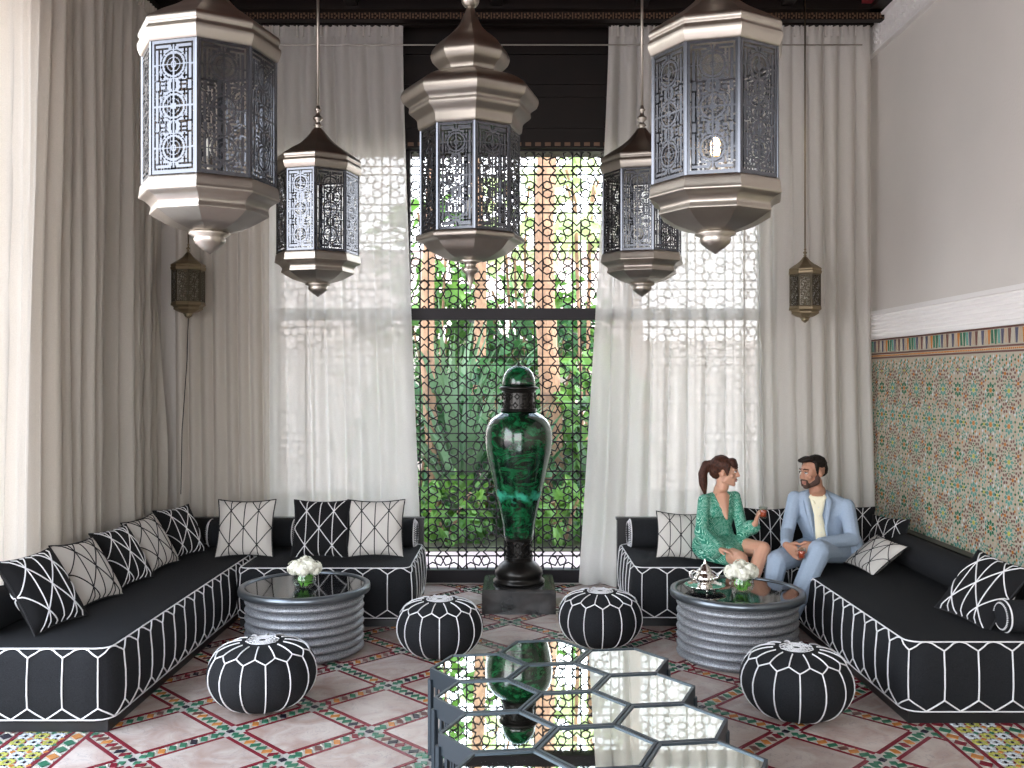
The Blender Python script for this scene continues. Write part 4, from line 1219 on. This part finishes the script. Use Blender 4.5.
bush('pale green tree crown against the bright sky, above the urn and orange-brown trunk', 1.0, 13.3, 4.3, .9, .7, .7, 120, .34, .10, 4, 18, 'garden_tree', 'tree')
bush('pale green tree crown against the bright sky, directly above the climber', .1, 14.2, 4.2, .9, .6, .8, 110, .34, .10, 4, 19, 'garden_tree', 'tree')
bush('green tree crown above the thin palm trunk at the left of the opening', -1.2, 13.6, 3.7, .8, .6, .8, 130, .32, .09, 0, 20, 'garden_tree', 'tree')
bush('tall dark shrub with hanging leaves against the garden wall, behind the urn', .35, 13.9, 1.5, 1.3, .4, 1.5, 620, .30, .075, 2, 41)
bush('tall mid green shrub against the garden wall, behind the strap-leaved plant', -1.15, 14.1, 1.7, 1.0, .4, 1.5, 520, .32, .07, 1, 42)
fan('tall drooping plant with brownish green blades beside the thin palm trunk', -.85, 12.2, 60, 3.1, 43, 3)
bush('yellow-green climber on the garden wall behind the urn', .0, 14.6, 2.7, 1.6, .25, .8, 420, .26, .08, 0, 21, 'wall_climber', 'climber')
T = thing('garden_house', 'pale pink building far behind the palms', 'building', (0, 22, 0), 0)
m = MB(); m.box(-9, 3, 0, 4, -.1, 4.6); part('wall', m, M_pinkwall, T)
m = MB(); m.box(-9.2, 3.2, -.2, 4.2, 4.6, 4.8); part('roof', m, M_pave, T)
for x in (-6, -3.4, -.9, 1.4):
    m = MB(); m.box(x-.4, x+.4, -.05, .02, 1.6, 3.2); part('window', m, M_iron, T)
# ------------------------------------------------------------ people
def ico(c, r, Mt=None, sub=2):
    bm = bmesh.new(); bmesh.ops.create_icosphere(bm, subdivisions=sub, radius=1)
    vs = []
    for v in bm.verts:
        p = Vector((v.co.x*r[0], v.co.y*r[1], v.co.z*r[2]))
        if Mt: p = Mt @ p
        vs.append(p+Vector(c))
    bm.free(); return vs
def E(c, r, rot=None):
    if not isinstance(r, (tuple, list)): r = (r, r, r)
    Mt = Euler([R(a) for a in rot]).to_matrix() if rot else None
    return (Vector(c), r, Mt)
def blob(name, prims, mtl, parent, vox=.006, smooth=3, base=Vector((0,0,0)), xf=None, label=None):
    bm = bmesh.new()
    for hull in prims:
        vs = []
        for (c, r, Mt) in hull:
            vs += ico(c, r, Mt, 2)
        if xf: vs = [xf @ v for v in vs]
        bv = [bm.verts.new(v-base) for v in vs]
        res = bmesh.ops.convex_hull(bm, input=bv)
        dead = [g for g in res['geom_interior'] if isinstance(g, bmesh.types.BMVert)]
        bmesh.ops.delete(bm, geom=list(set(dead)), context='VERTS')
    me = bpy.data.meshes.new(name); bm.to_mesh(me); bm.free()
    o = bpy.data.objects.new(name, me); COL.objects.link(o)
    md = o.modifiers.new('r', 'REMESH'); md.mode = 'VOXEL'; md.voxel_size = vox
    if smooth:
        s_ = o.modifiers.new('s', 'SMOOTH'); s_.iterations = smooth; s_.factor = .5
    dg = bpy.context.evaluated_depsgraph_get(); dg.update()
    nm = bpy.data.meshes.new_from_object(o.evaluated_get(dg)); o.modifiers.clear(); o.data = nm; nm.name = name
    nm.materials.clear(); nm.materials.append(mtl); nm.polygons.foreach_set('use_smooth', [True]*len(nm.polygons))
    o.parent = parent
    if label: o['label'] = label
    return o
def chain(pts, rad):
    return [[E(pts[i], rad[i]), E(pts[i+1], rad[i+1])] for i in range(len(pts)-1)]
def headframe(c, yaw, pitch=0, roll=0, sc=1):
    # local: +y forward, +z up ; yaw = heading of the face (degrees, 0 = +y, clockwise negative)
    return Matrix.Translation(c) @ Matrix.Rotation(R(yaw), 4, 'Z') @ Matrix.Rotation(R(pitch), 4, 'X') @ Matrix.Rotation(R(roll), 4, 'Y') @ Matrix.Scale(sc, 4)
def head_prims(f=1.0):
    return [
        [E((0,-.018,.035), (.073,.090,.082))],
        [E((0,.030,.025), (.060,.050,.062)), E((0,.050,-.045), (.038,.036,.04))],
        [E((0,.062,-.088), (.020,.018,.017)), E((.046,.0,-.060), .018), E((-.046,.0,-.060), .018), E((0,.03,-.02), (.055,.04,.04))],
        [E((0,.083,.022), (.007,.007,.010)), E((0,.104,-.018), (.009,.009,.009)), E((.013,.090,-.024), .007), E((-.013,.090,-.024), .007)],
        [E((.028,.074,.034), (.022,.010,.006)), E((0,.080,.034), (.010,.006,.006))], [E((-.028,.074,.034), (.022,.010,.006)), E((0,.080,.034), (.010,.006,.006))],
        [E((.043,.060,-.018), (.018,.016,.016))], [E((-.043,.060,-.018), (.018,.016,.016))],
        [E((.074,-.008,.0), (.007,.017,.028), (0,-12,20))], [E((-.074,-.008,.0), (.007,.017,.028), (0,12,-20))],
        [E((0,.076,-.052), (.020,.011,.012))],
        [E((0,-.015,-.06), (.048,.050,.04)), E((0,-.02,-.125), (.050,.050,.03))],
    ]
def face_parts(P_, base, xf, iris, lipm, browm, smile=0):
    for s in (-1, 1):
        m = MB(); m.ball((0,0,0), (.0145,.010,.0075), 12, 8); o = part('eye', m, M_eyew, P_, True); o.matrix_local = Matrix.Translation(-base) @ xf @ Matrix.Translation((s*.029,.0785,.014))
        m = MB(); m.ball((0,.0065,0), (.0065,.005,.0068), 10, 6); i_ = part('iris', m, iris, o, True)
        m = MB(); m.tube([xf @ Vector((s*x, y, z))-base for x, y, z in ((.012,.088,.036),(.026,.086,.042),(.046,.070,.037))], [.0035,.004,.0025], 5); part('eyebrow', m, browm, P_, True)
        m = MB(); m.tube([xf @ Vector((s*x, y, z))-base for x, y, z in ((.015,.084,.020),(.029,.0885,.0235),(.043,.078,.018))], [.002,.0025,.002], 5); part('eyelashes', m, browm, P_, True)
    sm = .006 if smile else 0
    m = MB(); m.tube([xf @ Vector(v)-base for v in ((-.024,.078,-.051+sm),(-.010,.087,-.049),(0,.0885,-.051),(.010,.087,-.049),(.024,.078,-.051+sm))], [.002,.0038,.0035,.0038,.002], 6)
    m.tube([xf @ Vector(v)-base for v in ((-.022,.078,-.054+sm),(-.010,.084,-.061),(0,.086,-.062),(.010,.084,-.061),(.022,.078,-.054+sm))], [.002,.004,.0045,.004,.002], 6)
    part('lips', m, lipm, P_, True)
    if smile:
        m = MB(); m.tube([xf @ Vector(v)-base for v in ((-.017,.083,-.052),(0,.0895,-.056),(.017,.083,-.052))], [.001,.0035,.001], 6); part('teeth', m, M_eyew, P_, True)
def hand_prims(w, d, n, size=1.0, curl=.5, side=1):
    """w wrist, d direction of the fingers, n palm normal (the way the fingers curl)"""
    w = Vector(w); d = Vector(d).normalized(); n = Vector(n); n = (n-d*n.dot(d)).normalized(); s_ = d.cross(n)*side
    pr = []; P0 = w+d*.035*size; P1 = w+d*.085*size
    pr.append([E(w, .021*size), E(P0+s_*.018*size, .016*size), E(P0-s_*.018*size, .015*size)])
    pr.append([E(P0+s_*.020*size, .015*size), E(P0-s_*.018*size, .014*size), E(P1+s_*.028*size, .011*size), E(P1-s_*.030*size, .010*size)])
    for k, (off, ln) in enumerate(((.030, .068), (.010, .078), (-.011, .072), (-.031, .056))):
        p = P1+s_*off*size; a = 0; q = p
        for j, seg in enumerate((.42, .32, .26)):
            a += curl*(.55+.35*j); e = q+(d*math.cos(a)+n*math.sin(a)+s_*(off*1.5))*ln*size*seg
            pr.append([E(q, (.0092-.0008*j)*size), E(e, (.0084-.0008*j)*size)]); q = e
    t0 = w+d*.028*size+s_*.020*size; t1 = t0+(d*.6+s_*.75+n*.35).normalized()*.036*size; t2 = t1+(d*.75+n*.65*curl*1.6+s_*.1).normalized()*.032*size
    pr += [[E(t0, .013*size), E(t1, .0105*size)], [E(t1, .0105*size), E(t2, .0088*size)]]
    return pr

M_skin_w = mat('skin_fair', (.62,.34,.23), .5); M_skin_m = mat('skin_tan', (.44,.22,.14), .5)
for s_ in (M_skin_w, M_skin_m): setin(s_.node_tree.nodes['Principled BSDF'], 'Subsurface Weight', .08)
M_eyew = mat('eye_white', (.75,.72,.68), .3); M_iris = mat('brown_iris', (.05,.02,.01), .2)
M_lip_w = mat('pink_lips', (.48,.15,.13), .45); M_lip_m = mat('lips', (.36,.14,.11), .5)
M_hair_w = mat('auburn_hair', (.026,.010,.006), .55, noise=((.085,.030,.017), 60, 3, .2), bump=.4, bscale=120, spec=.25)
M_hair_m = mat('dark_hair', (.008,.006,.005), .6, noise=((.02,.014,.010), 60, 3, .2), bump=.5, bscale=120, spec=.2)
M_beard = mat('short_beard', (.075,.036,.024), .7, noise=((.05,.025,.018), 200, 2, .2))
M_suit = mat('light_blue_suit', (.36,.44,.55), .85, noise=((.31,.39,.50), 90, 3, .3), bump=.6, bscale=11)
M_shirt = mat('pale_yellow_shirt', (.84,.78,.58), .8, bump=.2, bscale=20)
M_shoe = mat('brown_leather', (.10,.045,.02), .4); M_heel = mat('nude_leather', (.5,.3,.2), .4)

def dress_mat():
    m = bpy.data.materials.new('green_printed_dress'); m.use_nodes = True; t = m.node_tree; b = t.nodes['Principled BSDF']
    setin(b, 'Roughness', .65)
    co = t.nodes.new('ShaderNodeTexCoord'); sp = t.nodes.new('ShaderNodeSeparateXYZ'); t.links.new(co.outputs['Object'], sp.inputs[0])
    def M_(op, a, b_=None, c_=None):
        n = t.nodes.new('ShaderNodeMath'); n.operation = op
        for i, v in enumerate((a, b_, c_)):
            if v is None: continue
            if isinstance(v, (int, float)): n.inputs[i].default_value = v
            else: t.links.new(v, n.inputs[i])
        return n.outputs[0]
    xx = M_('ADD', sp.outputs['X'], M_('MULTIPLY', sp.outputs['Y'], .6))
    a = M_('PINGPONG', xx, .045); c = M_('PINGPONG', sp.outputs['Z'], .055)
    d = M_('ADD', M_('MULTIPLY', a, 1.2), c)
    rings = M_('SINE', M_('MULTIPLY', d, 520))
    no = t.nodes.new('ShaderNodeTexNoise'); no.inputs['Scale'].default_value = 55; t.links.new(co.outputs['Object'], no.inputs['Vector'])
    v = M_('ADD', rings, M_('MULTIPLY', M_('SUBTRACT', no.outputs['Fac'], .5), 3.0))
    r = t.nodes.new('ShaderNodeValToRGB'); e = r.color_ramp.elements
    e[0].position = .05; e[0].color = (.008,.19,.12,1); e[1].position = .85; e[1].color = (.45,.72,.58,1); x = e.new(.45); x.color = (.015,.36,.23,1)
    t.links.new(v, r.inputs[0]); t.links.new(r.outputs[0], b.inputs['Base Color'])
    return m
M_dress = dress_mat()

# ---- woman
B = Vector((1.50, 7.05, 0))
PW = thing('person', 'woman in a green and white patterned dress with a brown ponytail, holding a glass', 'person', B)
hc = Vector((1.575, 6.96, 1.095)); xf = headframe(hc, -112, -3, 3, .98)
shR, shL = Vector((1.415, 6.96, .885)), Vector((1.665, 7.05, .90))
elR, wrR = Vector((1.375, 6.86, .665)), Vector((1.46, 6.70, .575))
elL, wrL = Vector((1.695, 6.92, .655)), Vector((1.758, 6.80, .735))
hpR, hpL = Vector((1.43, 7.03, .53)), Vector((1.60, 7.06, .53))
knR, knL = Vector((1.60, 6.60, .515)), Vector((1.775, 6.66, .575))
anR, anL = Vector((1.68, 6.52, .10)), Vector((1.56, 6.46, .17))
body = []
for h in head_prims(): body.append([(xf @ c, tuple(.98*q for q in r), (xf.to_3x3().normalized() @ (Mt if Mt else Matrix.Identity(3)))) for c, r, Mt in h])
nk = xf @ Vector((0,-.03,-.12))
body += [[E(nk, (.050,.050,.03)), E((1.545, 7.02, .915), (.055,.050,.03))],
         [E((1.54,7.03,.89), (.13,.055,.04), (0,-4,20)), E((1.54,7.02,.80), (.12,.075,.06), (0,0,20))],
         [E((1.54,7.02,.80), (.115,.075,.06), (0,0,20)), E((1.53,7.05,.68), (.10,.07,.05))],
         [E((1.53,7.05,.68), (.10,.07,.05)), E((1.515,7.06,.54), (.155,.11,.09))]]
body += chain([shR, elR, wrR], [.040,.032,.023])+chain([shL, elL, wrL], [.040,.032,.022])
body += chain([hpR, knR], [.085,.055])+chain([knR, knR.lerp(anR,.35), anR], [.053,.052,.034])+[[E(anR, .034), E(anR+Vector((.05,-.14,-.05)), (.03,.04,.02))]]
body += chain([hpL, knL], [.085,.056])+chain([knL, knL.lerp(anL,.35), anL], [.054,.053,.034])+[[E(anL, .034), E(anL+Vector((-.02,-.15,-.08)), (.03,.04,.02))]]
body += hand_prims(wrR, (.75,-.55,-.15), (.1,-.1,-1), .92, .25, -1)
body += hand_prims(wrL, (.15,-.25,.85), (.85,-.25,.1), .92, .75, 1)
blob('body', body, M_skin_w, PW, .005, 2, B)
face_parts(PW, B, xf, M_iris, M_lip_w, M_hair_w, 1)
X3 = xf.to_3x3().normalized()
def hx(prims): return [[(xf @ Vector(c), r, X3 @ (Mt if Mt else Matrix.Identity(3))) for c, r, Mt in h] for h in prims]
hair = hx([[E((0,-.035,.052), (.080,.088,.080))], [E((0,-.07,.01), (.068,.058,.07))],
           [E((0,.045,.092), (.055,.035,.022)), E((.035,.066,.060), (.020,.018,.016)), E((-.035,.066,.060), (.020,.018,.016)), E((0,.078,.058), (.03,.014,.016))],
           [E((.066,.020,.055), (.014,.028,.035)), E((.070,.026,.0), (.006,.010,.02))], [E((-.066,.020,.055), (.014,.028,.035)), E((-.070,.026,.0), (.006,.010,.02))],
           [E((0,-.105,.055), .032), E((0,-.15,.045), .030)], [E((0,-.15,.045), .033), E((0,-.172,-.03), .036)], [E((0,-.172,-.03), .036), E((0,-.165,-.10), .034)], [E((0,-.165,-.10), .034), E((0,-.15,-.175), .014)]])
blob('hair', hair, M_hair_w, PW, .005, 2, B, label='brown fringe and long ponytail')
dr = [[E((1.425,6.99,.882), (.048,.054,.04)), E((1.655,7.06,.897), (.048,.054,.04)), E((1.545,7.035,.925), (.07,.045,.02)), E((1.54,7.00,.79), (.135,.088,.06), (0,0,20))],
      [E((1.485,6.945,.80), (.060,.05,.055)), E((1.58,6.975,.81), (.060,.05,.055))],
      [E((1.54,7.01,.79), (.13,.088,.06), (0,0,20)), E((1.53,7.045,.685), (.112,.082,.05))],
      [E((1.53,7.045,.685), (.112,.082,.04)), E((1.51,7.06,.54), (.175,.13,.10))],
      [E(hpR, (.10,.10,.10)), E(knR.lerp(hpR, .30), (.080,.075,.075)), E(hpL.lerp(knL, .35), (.10,.08,.075))],
      [E(hpL, (.10,.10,.10)), E(hpL.lerp(knL, .55), (.080,.075,.072))],
      [E((1.40,6.90,.50), (.06,.10,.05)), E((1.52,6.72,.50), (.07,.04,.055))]]
dr += [[E(shR, .047), E(elR, .050)], [E(elR, .055), E(wrR.lerp(elR, .12)+Vector((-.01,0,-.02)), (.085,.06,.075))]]
dr += [[E(shL, .046), E(elL, .046)], [E(elL, .050), E(wrL.lerp(elL, .30)+Vector((0,.01,-.01)), (.068,.055,.055))]]
blob('dress', dr, M_dress, PW, .006, 3, B, label='green dress with white geometric print')
# skin of the open neckline, lying over the dress front
nf = [[E((1.50,6.955,.905), (.014,.012,.012)), E((1.60,6.985,.915), (.014,.012,.012)), E((1.572,6.905,.755), (.010,.010,.010)), E((1.562,6.912,.80), (.020,.012,.010)), E((1.55,6.99,.94), (.045,.035,.015))]]
blob('neckline', nf, M_skin_w, PW, .004, 2, B, label='bare skin in the V neckline')
m = MB()
for p in ((1.482,6.950,.925), (1.622,6.985,.925)):
    m.tube([Vector(p)-B, Vector((1.575,6.905,.745))-B], .009, 6)
part('neckline_trim', m, M_dress, PW, True)
# ---- her glass
def tea_glass(label, c, tilt=0):
    T = thing('tea_glass', label, 'glass', c, 0, 'small tea glasses held in hand')
    T.scale = (1.3,)*3
    m = MB(); m.lathe([(.018, 0), (.020, .004), (.020, .03), (.0245, .062), (.0235, .062), (.019, .03), (.018, .007), (.0005, .007)], 20, cap=False); m.lathe([(.0005,0),(.018,0)], 20, cap=False); part('glass', m, M_glass, T, True)
    m = MB(); m.lathe([(.0005, .008), (.017, .008), (.018, .03), (.0205, .044), (.0005, .044)], 20, cap=False); part('tea', m, M_tea, T, True)
tea_glass('small glass of red tea raised in the woman\'s hand', (1.800, 6.745, .785))

# ---- man
B = Vector((2.40, 6.95, 0))
PM = thing('person', 'bearded man in a light blue suit and pale yellow shirt, seated with clasped hands', 'person', B)
hc = Vector((2.175, 6.80, 1.105)); xf = headframe(hc, 112, -6, 0, 1.04)
shR, shL = Vector((2.065, 6.90, .93)), Vector((2.43, 6.78, .885))
elR, wrR = Vector((1.99, 6.80, .67)), Vector((1.925, 6.60, .615))
elL, wrL = Vector((2.42, 6.66, .645)), Vector((2.105, 6.50, .640))
hpR, hpL = Vector((2.28, 7.0, .53)), Vector((2.44, 6.92, .53))
knR, knL = Vector((1.86, 6.60, .50)), Vector((2.115, 6.47, .595))
anR, anL = Vector((1.78, 6.58, .12)), Vector((1.90, 6.42, .12))
body = []
for h in head_prims(): body.append([(xf @ c, tuple(1.04*q for q in r), (xf.to_3x3().normalized() @ (Mt if Mt else Matrix.Identity(3)))) for c, r, Mt in h])
nk = xf @ Vector((0,-.03,-.115))
body += [[E(nk, (.058,.058,.03)), E((2.23, 6.85, .92), (.065,.06,.03))],
         [E((2.24,6.86,.87), (.14,.06,.05), (0,8,-20)), E((2.25,6.87,.76), (.15,.10,.06), (0,0,-20))],
         [E((2.25,6.87,.76), (.15,.10,.06), (0,0,-20)), E((2.35,6.94,.56), (.15,.12,.08))]]
body += chain([shR+Vector((.025,0,-.04)), elR, wrR], [.036,.034,.028])+chain([shL+Vector((-.02,0,-.04)), elL, wrL], [.036,.034,.028])+chain([hpR, knR, anR], [.085,.055,.035])+chain([hpL, knL, anL], [.085,.055,.035])
cl = Vector((2.10, 6.475, .580))
body += hand_prims(wrR, (.40,-.75,-.35), (.9,.35,-.2), 1.1, .6, 1)
body += hand_prims(wrL, (-.85,-.30,-.42), (-.2,.75,-.5), 1.1, .6, -1)
blob('body', body, M_skin_m, PM, .005, 2, B)
face_parts(PM, B, xf, M_iris, M_lip_m, M_hair_m, 0)
X3 = xf.to_3x3().normalized()
hair = hx([[E((0,-.032,.062), (.079,.088,.070))], [E((0,-.075,.02), (.062,.048,.062))],
           [E((0,.035,.105), (.055,.035,.022)), E((.01,.078,.098), (.038,.020,.016))],
           [E((.070,.012,.05), (.010,.018,.035)), E((.070,.014,.01), (.006,.008,.02))], [E((-.070,.012,.05), (.010,.018,.035)), E((-.070,.014,.01), (.006,.008,.02))]])
blob('hair', hair, M_hair_m, PM, .005, 2, B, label='short dark swept-back hair')
bd = hx([[E((0,.066,-.088), (.023,.020,.019)), E((.050,.002,-.060), .018), E((-.050,.002,-.060), .018), E((.062,.004,-.02), .012), E((-.062,.004,-.02), .012)]])
bd += hx([[E((.022,.082,-.038), (.012,.008,.005)), E((-.022,.082,-.038), (.012,.008,.005)), E((0,.090,-.036), (.010,.007,.005))],
          [E((.030,.078,-.040), (.006,.008,.006)), E((.026,.070,-.080), (.010,.014,.010))], [E((-.030,.078,-.040), (.006,.008,.006)), E((-.026,.070,-.080), (.010,.014,.010))]])
blob('beard', bd, M_beard, PM, .004, 2, B, label='short dark beard')
jk = [[E((2.085,6.91,.900), (.056,.064,.045)), E((2.405,6.80,.872), (.060,.064,.045)), E((2.24,6.87,.955), (.07,.065,.035)), E((2.25,6.88,.78), (.185,.125,.07), (0,0,-20))],
      [E((2.25,6.88,.78), (.185,.125,.07), (0,0,-20)), E((2.30,6.91,.64), (.165,.130,.06), (0,0,-15))],
      [E((2.30,6.91,.64), (.165,.130,.06), (0,0,-15)), E((2.37,6.97,.52), (.195,.150,.085))],
      [E((2.46,6.86,.62), (.09,.10,.06)), E((2.52,6.82,.48), (.08,.10,.045))]]
jk += [[E(shR+Vector((.012,0,-.022)), .056), E(elR, .050)], [E(elR, .050), E(wrR.lerp(elR, .12), .041)]]
jk += [[E(shL+Vector((-.012,0,-.022)), .060), E(elL, .053)], [E(elL, .053), E(wrL.lerp(elL, .12), .043)]]
blob('jacket', jk, M_suit, PM, .006, 3, B, label='light blue suit jacket')
tr_ = [[E(hpR, .105), E(knR, .078)], [E(knR, .078), E(anR+Vector((0,0,.04)), .062)], [E(hpL, .110), E(knL, .082)], [E(knL, .082), E(anL+Vector((0,0,.04)), .062)], [E(hpR, .11), E(hpL, .11)]]
blob('trousers', tr_, M_suit, PM, .006, 3, B, label='light blue suit trousers')
fr = Vector((-.342, -.94, 0))       # chest front direction
def cf_(t, s, z, push):             # point on the chest front
    c = Vector((2.25, 6.88, 0))+Vector((.07*(0.78-z), .05*(0.78-z), 0))*1.0
    return c+Vector((.94, -.342, 0))*s+fr*push+Vector((0,0,z))
sh = [[E(cf_(0,-.045,.925,.085), .014), E(cf_(0,.045,.925,.085), .014), E(cf_(0,0,.80,.128), (.03,.02,.02)), ],
      [E(cf_(0,.0,.80,.128), (.032,.018,.02)), E(cf_(0,.015,.62,.150), (.045,.018,.02))]]
blob('shirt', sh, M_shirt, PM, .004, 2, B, label='pale yellow shirt with open collar')
m = MB()
for s in (-1, 1):
    m.tube([cf_(0,s*.035,.955,.050)-B, cf_(0,s*.052,.925,.085)-B, cf_(0,s*.020,.885,.120)-B], [.012,.013,.006], 6)
part('collar', m, M_shirt, PM, True)
m = MB()
for k in range(4): m.ball(cf_(0,.004+.003*k,.86-.06*k,.140+.006*k)-B, .0045, 8, 6)
part('button', m, M_eyew, PM, True)
m = MB()
for s in (-1, 1):
    pts = [cf_(0,s*.062,.955,.045), cf_(0,s*.080,.90,.100), cf_(0,s*.066,.82,.130), cf_(0,s*.050,.72,.150), cf_(0,s*.045+.015,.62,.160)]
    m.tube([p-B for p in pts], [.014,.024,.020,.012,.007], 6)
part('lapels', m, M_suit, PM, True)
for s_, a_ in ((0, anR), (1, anL)):
    m = MB(); m.ball(a_-B+Vector((-.02,-.07,-.072)), (.042,.13,.042), 14, 8); part('shoe', m, M_shoe, PM, True)
tea_glass('small glass of dark tea between the man\'s clasped hands', (1.985, 6.44, .545))

for o in list(COL.objects):
    if o.type == 'MESH' and o.name.startswith('lattice_screen'): pass
